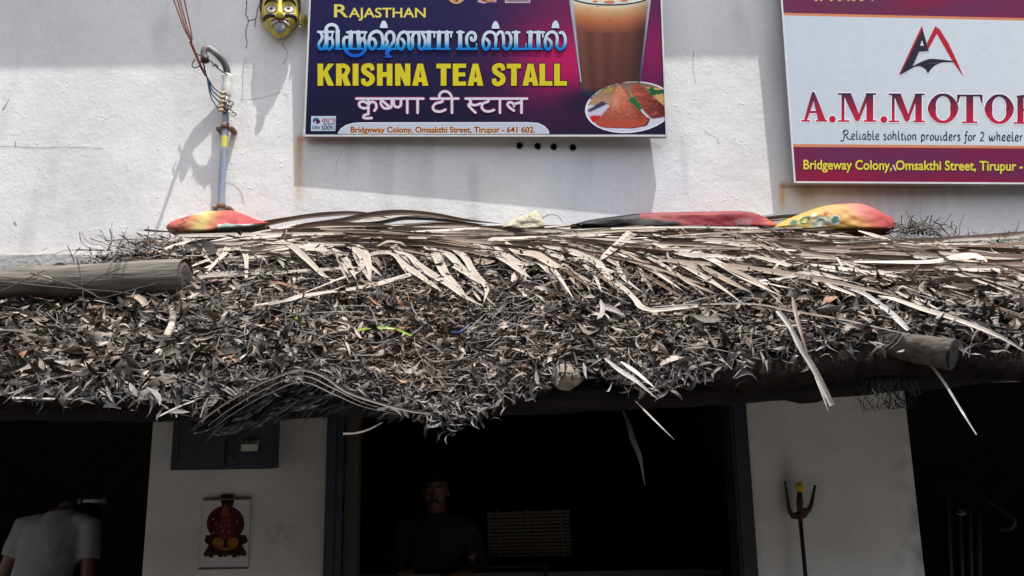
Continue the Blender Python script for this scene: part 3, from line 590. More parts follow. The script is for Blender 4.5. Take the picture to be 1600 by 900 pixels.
for (u, a) in ((1275, 3), (1283, 2), (1299, 2.6), (1312, 3.2), (1326, 2.2), (1334, 3.4), (1346, 3.6), (1363, 1.5)): A.ell(u, -1.2, a, 3.2, (206, 180, 96), 14)
A.build('upper_line_lettering', s2r, m_print)

# ------------------------------------------------------------------ painted wall mask
def sr(*c): return lin(c)
mk = thing('wall_mask', P(438, 25, WALL), 'yellow painted wall mask with black moustache, white fangs and lolling grey tongue', 'mask')
m_paint = mat('mask_enamel', vc=True, rough=.38, spec=.45, var=.10, scale=22, bump=.08, bscale=70)
MC = (437.5, 18)                              # face centre in photo pixels
def face_y(x, y):                             # x,y in -1..1 across the oval -> metres proud of the wall
    r2 = min(1, x*x+y*y); d = .025+.056*math.sqrt(max(0, 1-r2))
    d += .010*math.exp(-((abs(x)-.46)/.26)**2-((y-.30)/.22)**2)        # cheeks
    d -= .010*math.exp(-((abs(x)-.42)/.22)**2-((y+.12)/.15)**2)        # eye sockets
    d += .010*math.exp(-(x/.45)**2-((y-.86)/.22)**2)                   # chin
    d += .007*math.exp(-((abs(x)-.42)/.34)**2-((y+.34)/.10)**2)        # brow ridge
    return d
def fuv(x, y):                                # oval narrower at the chin
    wd = 31.0*(1-.20*max(0, y)**1.6) if y > 0 else 31.0*(1-.10*y*y)
    return MC[0]+x*wd, MC[1]+y*(42 if y > 0 else 60)
def fpt(x, y, h=0.0): u, v = fuv(x, y); return P(u, v, WALL-face_y(x, y)-h)
g = MB(); vv = []; ff = []; cc = []; n, m2 = 48, 20
for j in range(m2+1):
    r = j/m2
    for k in range(n):
        th = 2*math.pi*k/n; x, y = r*math.cos(th), r*math.sin(th); vv.append(fpt(x, y))
        c = mixc((216, 198, 88), (198, 178, 72), .5+nz(x*3, y*3, 1)); c = mixc(c, (150, 128, 46), .6*max(0, nz(x*9, y*9, 4)))
        c = mixc(c, (120, 100, 40), .5*math.exp(-((abs(x)-.6)/.1)**2-((y-.55)/.3)**2)); cc.append(lin(c))
for j in range(m2):
    for k in range(n): ff.append((j*n+k, (j+1)*n+k, (j+1)*n+(k+1) % n, j*n+(k+1) % n))
rim = len(vv)
for k in range(n): th = 2*math.pi*k/n; u, v = fuv(math.cos(th), math.sin(th)); vv.append(P(u, v, WALL-.001)); cc.append(sr(90, 80, 40))
for k in range(n): ff.append((m2*n+k, rim+k, rim+(k+1) % n, m2*n+(k+1) % n))
g.add(vv, ff, cc); g.build('face', m_paint, mk, True)
def facerib(name, pts, wd, c, h=.003, n=8, k=5):
    line = smooth_line(pts, k); m = len(line); rad = [np.interp(i/(m-1), np.linspace(0, 1, len(wd)), wd)*.0029 for i in range(m)]
    g = MB(); g.tube([fpt(p[0], p[1], h) for p in line], rad, n, sr(*c)); return g.build(name, m_paint, mk, True)
for s in (-1, 1):
    facerib('eyebrow', [(s*.12, -.26), (s*.40, -.33), (s*.66, -.27), (s*.80, -.16)], [1.6, 2.6, 2.3, .8], (40, 40, 44))
    eye = MB(); line = [(s*.44+.20*math.cos(a), -.07+.075*math.sin(a)*(1 if math.sin(a) > 0 else .85)) for a in [2*math.pi*i/20 for i in range(20)]]
    def almond(sc, h, c, g_): 
        vs_ = [fpt(s*.44, -.07, h+.003)]+[fpt(s*.44+(x-s*.44)*sc, -.07+(y+.07)*sc, h) for x, y in line]; g_.add(vs_, [(0, i+1, (i+1) % 20+1) for i in range(20)], sr(*c))
    almond(1.42, .0028, (38, 34, 34), eye); almond(1.2, .0042, (204, 198, 190), eye); e = eye.build('eye', m_paint, mk)
    g = MB(); g.ball(fpt(s*.43, -.075, .004), .0082, 12, 8, sr(26, 24, 26)); g.ball(fpt(s*.43-.03, -.10, .012), .0018, 8, 5, sr(220, 220, 220)); g.build('pupil', m_paint, e, True)
    facerib('moustache', [(s*.06, .22), (s*.24, .17), (s*.48, .14), (s*.70, .19), (s*.83, .30), (s*.84, .42)], [1.6, 3.0, 3.6, 3.3, 2.4, .6], (34, 34, 38), .003)
    facerib('fang', [(s*.22, .37), (s*.30, .42), (s*.46, .50), (s*.58, .56)], [2.2, 2.6, 1.9, .3], (188, 178, 168), .006)
g = MB(); g.tube([fpt(0, -.26, .002), fpt(0, -.08, .014), fpt(0, .06, .028), fpt(0, .15, .030), fpt(0, .21, .010)], [.006, .010, .0155, .0185, .008], 14, sr(206, 190, 76))
for s in (-1, 1): g.ball(fpt(s*.13, .15, .016), .0115, 10, 7, sr(198, 180, 70)); g.ball(fpt(s*.07, .205, .022), .0042, 8, 6, sr(60, 40, 30))
g.build('nose', m_paint, mk, True)
facerib('lip', [(-.46, .33), (-.24, .31), (0, .30), (.24, .31), (.46, .33)], [1.2, 2.6, 3.0, 2.6, 1.2], (122, 62, 70), .003)
g = MB()
for i in range(-3, 4): p = fpt(i*.072, .375-.01*abs(i), .006); g.ball(p, (.0042, .004, .0072), 8, 6, sr(214, 208, 200))
g.build('teeth', m_paint, mk, True)
g = MB(); g.ball(fpt(0, .60, .006), (.0275, .014, .030), 18, 12, sr(140, 140, 146)); g.build('tongue', m_paint, mk, True)
facerib('mouth', [(-.36, .40), (0, .43), (.36, .40)], [1.6, 4.4, 1.6], (70, 44, 50), .001)
g = MB()                                       # hair sweeping round the top and down both temples
for s in (-1, 1): g.tube([fpt(s*.95, .06, .0), fpt(s*.98, -.10, .006), fpt(s*.93, -.35, .012), fpt(s*.72, -.62, .018), fpt(s*.3, -.84, .02), fpt(0, -.9, .02)], [.003, .007, .011, .014, .018, .02], 12, sr(38, 38, 46), wob=.3)
g.build('hair', m_paint, mk, True)
for s, u0, v0 in ((1, 474, 32), (-1, 405.5, 26)):
    g = MB(); c = P(u0-(6 if s < 0 else 0)*-1, v0, WALL-.035); R_ = np.array(Matrix.Rotation(s*.5, 3, 'Z'))
    g.ball(c, (.021, .012, .036), 16, 10, sr(168, 152, 62), R_); g.ball(c+np.array([s*.003, -.010, .004]), (.012, .006, .022), 12, 8, sr(140, 120, 52), R_); er = g.build('ear', m_paint, mk, True)
    g = MB(); q = c+np.array([-s*.010, -.014, -.030]); g.ball(q, .0075, 10, 7, sr(40, 38, 40)); g.ball(q+np.array([0, -.004, -.010]), .004, 8, 6, sr(220, 216, 206)); g.build('earring', m_paint, er, True)

# ------------------------------------------------------------------ service pipe and wires
pp = thing('service_pipe', P(344, 330, WALL-.04), 'grey conduit pipe with hooked rubber top and yellow band clamped to the wall', 'pipe')
m_vc = mat('plain_painted', vc=True, rough=.55, var=.2, scale=30, spec=.3)
m_pvc = mat('pvc_pipe', vc=True, rough=.35, var=.18, scale=18, stretch=(1, 1, .25), spec=.4)
YP = WALL-.045
def Pp(u, v, dy=0): return P(u, v, YP-dy)
g = MB(); seg = [(343.6, 372), (345.5, 325), (347, 290), (349, 250), (350.2, 231.5), (350.6, 230), (351.3, 214), (351.5, 212.5), (352.6, 180), (354, 130)]
cl = [(132, 142, 160)]*4+[(150, 158, 172)]+[(206, 204, 92)]*2+[(128, 136, 152)]*3
n = 14; vv = []; cc = []
g.tube([Pp(*p) for p in seg], .0158, n, None); g.usec = True; g.c = [lin(cl[i//n]) for i in range(len(seg)*n)]; g.build('pipe', m_pvc, pp, True)
g = MB(); g.tube([Pp(353.2, 152), Pp(353.6, 148), Pp(354.3, 132), Pp(354.4, 129), Pp(354.8, 121), Pp(355, 117)], [.0165, .0205, .0205, .0185, .0225, .0225], 16, sr(196, 196, 190)); g.build('coupling', m_pvc, pp, True)
g = MB(); line = smooth_line([(355, 118, 0), (354, 108, .004), (349.5, 97, .014), (342, 88, .028), (333, 80, .04), (325, 75.5, .05), (319.5, 78, .058), (318.4, 86, .06), (320, 94, .06)], 5)
R2 = [.0158*(1-.06*(i/len(line))) for i in range(len(line))]; cols = []
for i in range(len(line)): cols += [lin(mixc((92, 86, 84), (150, 150, 150), .9*math.exp(-((i-21)/5.5)**2)) if i > 6 else (74, 68, 66))]*14  # paler grey round the middle of the bend
g.tube([Pp(p[0], p[1], p[2]) for p in line], R2, 14, cols, wob=.08); bend = g.build('bend', mat('grey_rubber', vc=True, rough=.6, var=.25, scale=40), pp, True)
g = MB(); g.tube([Pp(319.6, 88.5, .06), Pp(320.3, 96.5, .06)], .0185, 14, sr(62, 56, 54)); g.tube([Pp(320.1, 95, .06), Pp(320.4, 97.3, .06)], .0125, 12, sr(14, 12, 12)); g.build('mouth', m_vc, bend, True)
m_rust = mat('rusty_clamp', (.20, .12, .085), .75, var=.5, scale=60, bump=.4, metal=.3)
for (u, v) in ((351.8, 198), (345.8, 322)):
    g = MB(); g.tube([Pp(u-.1, v-4.2), Pp(u+.15, v+4.2)], .0195, 16); c = g.build('clamp', m_rust, pp, True)
    for s in (-1, 1): g = MB(); p = Pp(u+s*9.5, v+3); g.box((p[0]-.013, p[1]-.003, p[2]-.007), (p[0]+.013, WALL+.002, p[2]+.007)); g.build('lug', m_rust, c)
    g = MB(); p = Pp(u+11, v+4, .012); g.tube([p, p+np.array([.004, -.020, .002])], .006, 8); g.tube([p+np.array([0, -.004, 0]), p+np.array([0, -.010, 0])], .010, 6); g.build('bolt', m_rust, c)
m_ins = mat('old_porcelain', vc=True, rough=.5, var=.35, scale=50)
for i, (u, v) in enumerate(((348, 146), (347, 153), (345.5, 160), (344.5, 167), (344, 173))):
    g = MB(); a = Pp(u-3, v, .03); bq = Pp(u+5, v-2, .018); g.tube([a+(bq-a)*t for t in (0, .2, .3, .5, .6, .8, 1)], [.006, .0085, .0055, .0088, .0055, .0085, .005], 10, sr(176, 150, 110)); g.build('connector', m_ins, pp, True)
for i, (u, v, r) in enumerate(((360, 161, .013), (357, 168, .012), (352, 171, .015), (361, 174, .010), (365, 178, .011), (355, 158, .010))):
    g = MB(); p = Pp(u, v, .022); th = [2*math.pi*k/12 for k in range(13)]
    g.tube([p+np.array([r*math.cos(t_), -.004*math.sin(2*t_), r*.8*math.sin(t_)]) for t_ in th], .0038, 8, sr(*[(186, 178, 160), (120, 90, 70), (90, 74, 66), (200, 196, 188), (190, 184, 172), (150, 120, 84)][i])); g.build('terminal', m_ins, pp, True)
g = MB(); g.tube([Pp(306, 83, .05), Pp(313, 87, .055), Pp(319, 88, .078)], .0032, 7); g.tube([Pp(p[0], p[1], .06) for p in smooth_line([(325, 92), (334, 100), (341, 107), (349, 113), (355, 117)], 4)], .0035, 7); g.tube([Pp(332, 104, .065), Pp(337, 100, .066), Pp(341, 104, .064)], .003, 6); g.build('tie_wire', mat('dark_tie_wire', (.06, .055, .05), .7), pp, True)
m_red = mat('red_cable', (.42, .13, .09), .5, var=.25, scale=30); m_blue = mat('blue_cable', (.022, .06, .11), .5, var=.2)
top = [(270, -4), (276, -4), (280, -4), (287, -4)]
mid = [(287.5, 44), (290, 44), (293, 44), (297.5, 44)]
names = ['outermost left strand of the red overhead cables', 'second red overhead cable from the left', 'third red overhead cable from the left', 'rightmost red overhead cable, bowed at the top']
for i in range(4):
    a, b_ = top[i], mid[i]; dirv = P(a[0], a[1], 2.75)-P(b_[0], b_[1], 3.2)
    far = P(a[0], a[1], 2.75)+dirv*14+np.array([0, 0, -.8])
    pts_ = [far, P(a[0], a[1], 2.75), P(b_[0], b_[1], 3.14), P(297+i*1.0, 62, 3.29)]
    for k in range(7): pts_.append(P(298+k*2.6+1.6*math.sin(i*1.6+k*1.7), 66+k*6.2, 3.31+.018*k+.006*math.cos(i*1.6+k*1.7)))
    pts_ += [P(318+i*.8, 114, YP-.035), P(321+i*.7, 119, YP-.03)]
    g = MB(); g.tube([far]+smooth_line(pts_[1:], 5), .0029, 7); o = g.build('overhead_cable', m_red, None, True); tag(o, names[i]+' running from the pipe hook', 'cable', 'red overhead cables')
for i, (u, v) in enumerate(((345, 146), (344.5, 153), (343, 160), (342, 172))):
    g = MB(); g.tube(smooth_line([P(321+i*.5, 116, YP-.036-.002*i), P(327+i*-.6, 126+i*1.5, YP-.038), P(334-i*1.4, 137+i*5, YP-.036), P(u, v, YP-.03)], 5), .0030, 7)
    o = g.build('service_cable', m_blue, None, True); tag(o, ['topmost', 'second from top', 'third from top', 'lowest'][i]+' dark blue cable between the pipe hook and its terminals', 'cable', 'blue service cables')
g = MB(); g.tube([P(316, 92, YP-.062), P(319, 104, YP-.05), P(322, 118, YP-.035)], .0035, 7); g.tube(smooth_line([P(305, 92, YP-.06), P(300, 101, YP-.06), P(304, 106, YP-.06), P(313, 102, YP-.055), P(312, 95, YP-.05)], 4), .0026, 7)
o = g.build('cable_hook', mat('dark_tie_wire'), None, True); tag(o, 'dark wire hook knotted where the red cables meet the pipe mouth', 'hook')

# ------------------------------------------------------------------ thatched awning
RU = [-700, -300, 0, 90, 150, 210, 262, 340, 420, 560, 700, 830, 1000, 1200, 1400, 1500, 1600, 1900, 2300]
RV = [ 436, 428, 420, 416, 402, 380, 368, 362, 352, 350, 352, 356, 352, 352, 364, 376, 386, 396, 405]
EU = [-900, -400, 0, 120, 250, 330, 400, 470, 540, 600, 650, 700, 740, 800, 850, 885, 920, 960, 1010, 1060, 1110, 1180, 1240, 1300, 1380, 1450, 1530, 1600, 2000, 2500]
EV = [ 612, 606, 598, 600, 606, 603, 586, 571, 580, 602, 618, 631, 621, 603, 585, 560, 550, 570, 591, 576, 561, 548, 539, 530, 518, 519, 525, 530, 525, 520]
YR, YE = WALL-.07, 2.22
def S0(u, t):                                 # vectorised thatch surface
    u = np.asarray(u, float); t = np.asarray(t, float)
    rv = np.interp(u, RU, RV); ev = np.interp(u, EU, EV)
    def pl(u, v, Y): d = _f[None]*F+(u-800)[:, None]*_r[None]-(v-450)[:, None]*_u[None]; return CAM+d*(Y/d[:, 1])[:, None]
    a = pl(u, rv, YR); b_ = pl(u, ev, YE); p = a+(b_-a)*t[:, None]
    p[:, 2] += .055*np.sin(np.pi*np.clip(t, 0, 1))+np.where(t > 1, -(t-1)*.6, 0)
    lump = .5*vnoise(p[:, 0], p[:, 1], 5, 21)+.3*vnoise(p[:, 0], p[:, 1], 11, 22)+.2*vnoise(p[:, 0], p[:, 1], 24, 23)-.5
    lump += .22*(vnoise(p[:, 0], p[:, 1], 46, 24)-.5)
    p[:, 2] += .085*lump*np.clip(np.sin(np.pi*np.clip(t, 0, 1))*2, .25, 1)
    return p
def Sn(u, t):
    e = .02; p = S0(u, t); a = S0(u+12, t)-p; b_ = S0(u, np.asarray(t)+e)-p; n = np.cross(b_, a); n /= np.linalg.norm(n, axis=1)[:, None]
    n[n[:, 2] < 0] *= -1; return p, n
TT_ = {}; TLIFT = .028
def T(u, v, h=0.0):                            # thatch surface point seen at photo pixel (u,v), lifted h metres
    if not TT_:
        gu = np.arange(-900, 2500, 4.0); gt = np.linspace(-.05, 1.15, 150); A_, B_ = np.meshgrid(gu, gt, indexing='ij'); p = S0(A_.ravel(), B_.ravel()); q = p-CAM
        TT_['v'] = np.maximum.accumulate((450-F*(q@_u)/(q@_f)).reshape(A_.shape), 1); TT_['Y'] = p[:, 1].reshape(A_.shape)
    i = int(np.clip((u+900)/4, 0, TT_['v'].shape[0]-1)); Y = float(np.interp(v, TT_['v'][i], TT_['Y'][i])); h = h+TLIFT; p = P(u, v, Y); d = (CAM-p)/np.linalg.norm(CAM-p); return p+d*h
aw = thing('thatched_awning', P(800, 640, 2.3), 'sagging awning thatched with grey dried leaves, hung below the two signs', 'awning')
m_thatch = mat('old_thatch_mat', (.022, .018, .016), .95, var=.6, scale=30, bump=1.0, bscale=80, spec=.05)
uu = np.linspace(-600, 2200, 300); tt = np.linspace(0, 1.0, 60); UU, TT = np.meshgrid(uu, tt)
topv = S0(UU.ravel(), TT.ravel()); topv[:, 2] -= .034
botv = topv.copy(); botv[:, 2] -= .028+.055*np.clip((UU.ravel()-1080)/80, 0, 1)+.07*np.clip((1-TT.ravel())*4, 0, 1); nU, nT = len(uu), len(tt)
ii = np.arange(nU*nT).reshape(nT, nU); qt = np.stack([ii[:-1, :-1], ii[1:, :-1], ii[1:, 1:], ii[:-1, 1:]], -1).reshape(-1, 4); qb = qt[:, ::-1]+nU*nT
edge = np.stack([ii[-1, :-1], ii[-1, :-1]+nU*nT, ii[-1, 1:]+nU*nT, ii[-1, 1:]], -1); edge2 = np.stack([ii[0, 1:], ii[0, 1:]+nU*nT, ii[0, :-1]+nU*nT, ii[0, :-1]], -1)
fast_mesh('thatch_layer', np.vstack([topv, botv]), np.vstack([qt, qb, edge, edge2]), None, m_thatch, aw)
m_leaf = mat('dried_leaf', vc=True, rough=.62, spec=.28, var=.25, scale=60)
def leaves(name, pos, nrm, adir, Lh, Wd, curl, fold, twist, side, cols, m, parent, ns=5, prof=None):
    n = len(pos); s = np.linspace(0, 1, ns); prof = np.interp(s, [0, .25, .55, .85, 1], [.25, .9, 1, .55, .06]) if prof is None else prof
    a = adir/np.linalg.norm(adir, axis=1)[:, None]; b_ = np.cross(nrm, a); b_ /= np.linalg.norm(b_, axis=1)[:, None]+1e-9; c = np.cross(a, b_)
    V_ = np.zeros((n, ns, 3, 3))
    for i, si in enumerate(s):
        x = si-.5; cen = pos+a*(x*Lh)[:, None]+c*(-curl*4*x*x*Lh)[:, None]+b_*(side*4*x*x*Lh)[:, None]
        th = twist*x; bb = b_*np.cos(th)[:, None]+c*np.sin(th)[:, None]; nn = c*np.cos(th)[:, None]-b_*np.sin(th)[:, None]
        hw = (Wd*prof[i]/2)[:, None]
        V_[:, i, 0] = cen+bb*hw+nn*(fold[:, None]*hw); V_[:, i, 1] = cen; V_[:, i, 2] = cen-bb*hw+nn*(fold[:, None]*hw)
    base = (np.arange(n)*ns*3)[:, None]; q = []
    for i in range(ns-1):
        for k in range(2): q.append([i*3+k, (i+1)*3+k, (i+1)*3+k+1, i*3+k+1])
    q = np.array(q); quads = (base[:, :, None]+q[None]).reshape(-1, 4)
    cc = np.repeat(cols, ns*3, 0); return fast_mesh(name, V_.reshape(-1, 3), quads, cc, m, parent, True)
def leafset(n, ur, tr, Lr, Wr, h, seed, tilt=.55):
    global rng
    rng = np.random.default_rng(seed); u = rng.uniform(*ur, n); t = tr[0]+(tr[1]-tr[0])*rng.random(n)**.85
    p, nn = Sn(u, t); sz = np.interp(u, [-100, 150, 330, 480, 620, 760, 1000, 1300, 1700], [1.12, 1.12, .95, .72, .60, .72, .82, .92, 1.0])*(.62+.5*t)
    q_ = p-CAM; pv = 450-F*(q_@_u)/(q_@_f); pu = 800+F*(q_@_r)/(q_@_f); lo_ = np.interp(pu, [270, 430, 600, 750, 900, 1050, 1200, 1300, 1450, 1600, 1750], [400, 398, 396, 394, 408, 420, 422, 432, 446, 464, 480])
    kp_ = (pv > lo_+rng.normal(0, 5, n)) | (rng.random(n) < .05) | (pu < 280); u, t, p, nn, sz = u[kp_], t[kp_], p[kp_], nn[kp_], sz[kp_]; n = len(u)
    d = rng.normal(size=(n, 3)); d -= nn*np.sum(d*nn, 1)[:, None]; d[:, 0] *= 1.5; d += nn*rng.normal(0, tilt*.55, n)[:, None]
    nr = nn+rng.normal(0, tilt, (n, 3)); L_ = rng.uniform(*Lr, n)*sz*np.where(rng.random(n) < .12, 1.6, 1); W_ = L_*rng.uniform(*Wr, n)
    p = p+nn*(rng.uniform(h[0], h[1], n))[:, None]
    g_ = rng.random(n); val = .02+.31*rng.random(n)**1.8; val = np.where(rng.random(n) < .30, val*.3, val)
    cols = np.stack([val*1.10, val*(.95-.07*g_), val*(.845-.18*g_)], 1)
    br = (rng.random(n) < .06)[:, None]; cols = np.where(br, cols*np.array([1.25, .85, .65]), cols)
    mul = (np.exp(-((u-620)/95)**2)*np.exp(-((t-.62)/.28)**2)*.6)[:, None]; cols = cols*(1-mul)+mul*cols*np.array([1.15, .98, .78])
    return p, nr, d, L_, W_, rng.normal(.08, .22, n), rng.normal(.35, .55, n), rng.normal(0, 1.6, n), rng.normal(0, .12, n), cols
o = leaves('dry_leaves', *leafset(34000, (-130, 1730), (.10, 1.0), (.028, .074), (.12, .33), (-.052, .030), 3, .85), m_leaf, aw); tag(o, kind='stuff')
o = leaves('leaf_crumbs', *leafset(16000, (-130, 1730), (.05, .99), (.010, .026), (.14, .34), (-.022, .016), 4, .8), m_leaf, aw); tag(o, kind='stuff')
# loose fringe hanging at the eave
rng = np.random.default_rng(9); n = 2000; u = rng.uniform(-130, 1720, n); u[:240] = rng.normal(698, 32, 240); u[240:420] = rng.normal(330, 45, 180); u[420:560] = rng.normal(1000, 25, 140)
t = rng.normal(1.0, .016, n); keep = (rng.random(n) < np.interp(u, [300, 1150, 1200, 1380, 1720], [1, 1, .55, .35, .35])); u, t = u[keep], t[keep]; n = len(u)
p, nn = Sn(u, t); p[:, 2] -= rng.random(n)**2*np.where(np.abs(u-698) < 55, .055, .030); p[:, 1] -= rng.random(n)*.03
d = rng.normal(size=(n, 3)); d[:, 2] -= .35; d[:, 1] *= .6; d[:, 0] *= 1.3; L_ = rng.uniform(.028, .068, n)*np.interp(u, [0, 350, 650, 1000, 1700], [1.1, 1, .75, .9, 1]); W_ = L_*rng.uniform(.08, .27, n)
val = .03+.20*rng.random(n)**1.4; cols = np.stack([val*1.03, val*.96, val*.9], 1)
o = leaves('fringe_leaves', p, nn+rng.normal(0, .6, (n, 3)), d, L_, W_, rng.normal(.1, .22, n), rng.normal(.3, .5, n), rng.normal(0, 1.5, n), rng.normal(0, .12, n), cols, m_leaf, aw); tag(o, kind='stuff')
# twigs and leaf midribs lying on top
rng = np.random.default_rng(12); n = 2300; u = rng.uniform(-130, 1730, n); t = rng.uniform(.08, 1.0, n); p, nn = Sn(u, t); q_ = p-CAM; pv = 450-F*(q_@_u)/(q_@_f); kp_ = (pv > np.interp(u, [270, 430, 600, 750, 900, 1050, 1200, 1300, 1450, 1600, 1750], [412, 410, 408, 406, 420, 432, 434, 444, 458, 476, 490])) | (u < 270); u, t, p, nn = u[kp_], t[kp_], p[kp_], nn[kp_]; n = len(u); p += nn*rng.uniform(.004, .03, n)[:, None]
d = rng.normal(size=(n, 3)); d -= nn*np.sum(d*nn, 1)[:, None]; d[:, 0] *= 2.2; L_ = rng.uniform(.05, .24, n)*np.where(u < 400, 1.3, 1); W_ = rng.uniform(.0016, .0042, n)
val = .03+.13*rng.random(n); cols = np.stack([val*1.04, val*.97, val*.9], 1)
o = leaves('twigs', p, nn, d, L_, W_, rng.normal(.05, .06, n), rng.normal(0, .3, n), rng.normal(0, .5, n), rng.normal(0, .18, n), cols, m_leaf, aw, 9, np.full(9, .9)); tag(o, kind='stuff')
# timber carrying the thatch
m_wood = mat('weathered_wood', (.15, .135, .12), .85, var=.6, scale=11, stretch=(.35, 4, 4), bump=.5, bscale=22, spec=.15)
m_wood2 = mat('dark_wood', (.017, .014, .013), .85, var=.5, scale=9, stretch=(.6, 8, 8), bump=.8, bscale=14, spec=.15)  # even dark brown tone for beam and rafters
g = MB(); line = smooth_line([P(u, v, 2.30) for u, v in ((-700, 640), (-300, 634), (0, 632), (250, 634), (500, 628), (800, 622), (1050, 612), (1200, 603), (1400, 588), (1600, 568), (1900, 552), (2200, 545))], 8)
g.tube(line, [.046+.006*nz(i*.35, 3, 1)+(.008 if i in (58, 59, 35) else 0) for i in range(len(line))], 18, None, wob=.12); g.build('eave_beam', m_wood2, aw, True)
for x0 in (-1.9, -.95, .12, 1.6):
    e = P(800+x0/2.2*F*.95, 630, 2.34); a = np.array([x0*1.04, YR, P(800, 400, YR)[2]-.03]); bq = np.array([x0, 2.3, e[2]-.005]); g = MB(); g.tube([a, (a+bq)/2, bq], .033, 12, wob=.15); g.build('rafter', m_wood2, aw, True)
g = MB(); c1, c2_ = P(1340, 530, 2.30), P(1488, 554, 2.14); ax = [c1+(c2_-c1)*t_ for t_ in np.linspace(0, 1, 14)]
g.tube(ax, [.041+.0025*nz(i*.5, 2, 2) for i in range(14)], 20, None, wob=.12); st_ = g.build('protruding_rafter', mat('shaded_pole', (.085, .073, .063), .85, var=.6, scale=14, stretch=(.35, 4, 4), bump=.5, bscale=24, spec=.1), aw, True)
a_ = (c2_-c1)/np.linalg.norm(c2_-c1); g = MB(); g.tube([c2_-a_*.004, c2_+a_*.004], .0408, 20); g.build('cut_end', mat('black_end_grain', (.008, .007, .006), .95, var=.5, scale=50, bump=.6), st_)  # near-black disc over the rafter's end
g = MB(); c1, c2_ = P(905, 575, 2.42), P(882, 590, 2.20); g.tube([c1, (c1+c2_)/2, c2_], [.04, .042, .036], 16, None, wob=.25); g.build('protruding_rafter', mat('split_wood', (.30, .25, .20), .85, var=.6, scale=20, bump=.9, bscale=40), aw, True)
# knot of coir rope on the beam
rng = np.random.default_rng(31); n = 150; cen = P(1375, 604, 2.28); th = rng.uniform(0, 6.28, n); p = cen+np.stack([rng.normal(0, .045, n), -.05*np.abs(np.cos(th)), -.012+.052*np.sin(th)*np.where(np.sin(th) < 0, 1, .6)], 1); d = np.stack([rng.normal(0, .4, n), -np.sin(th), np.cos(th)], 1)
o = leaves('coir_lashing', p, np.stack([rng.normal(0, .3, n), -np.cos(th), np.sin(th)], 1), d, rng.uniform(.02, .07, n), np.full(n, .0022), np.full(n, .12), np.zeros(n), np.zeros(n), rng.normal(0, .1, n), np.full((n, 3), .014), m_leaf, aw, 5, np.full(5, 1.0)); tag(o, kind='stuff')
# matted dark frond hanging below the eave, left
rng = np.random.default_rng(33); n = 700; u = rng.uniform(312, 640, n); vtop = np.interp(u, [312, 400, 470, 540, 640], [640, 606, 585, 604, 636]); v = vtop+rng.random(n)**1.3*np.interp(u, [312, 360, 480, 560, 640], [26, 62, 55, 30, 12])
p = np.array([P(a, b_, 2.21+.05*rng.random()) for a, b_ in zip(u, v)]); d = np.stack([-1.0+rng.normal(0, .3, n), rng.normal(0, .2, n), -.62+rng.normal(0, .25, n)], 1); val = .015+.05*rng.random(n)
o = leaves('hanging_mat', p, np.tile([0., -1, .5], (n, 1))+rng.normal(0, .5, (n, 3)), d, rng.uniform(.04, .11, n), rng.uniform(.004, .012, n), rng.normal(.05, .1, n), rng.normal(.2, .3, n), rng.normal(0, .6, n), rng.normal(0, .06, n), np.stack([val, val*.92, val*.86], 1), m_leaf, aw); tag(o, kind='stuff')

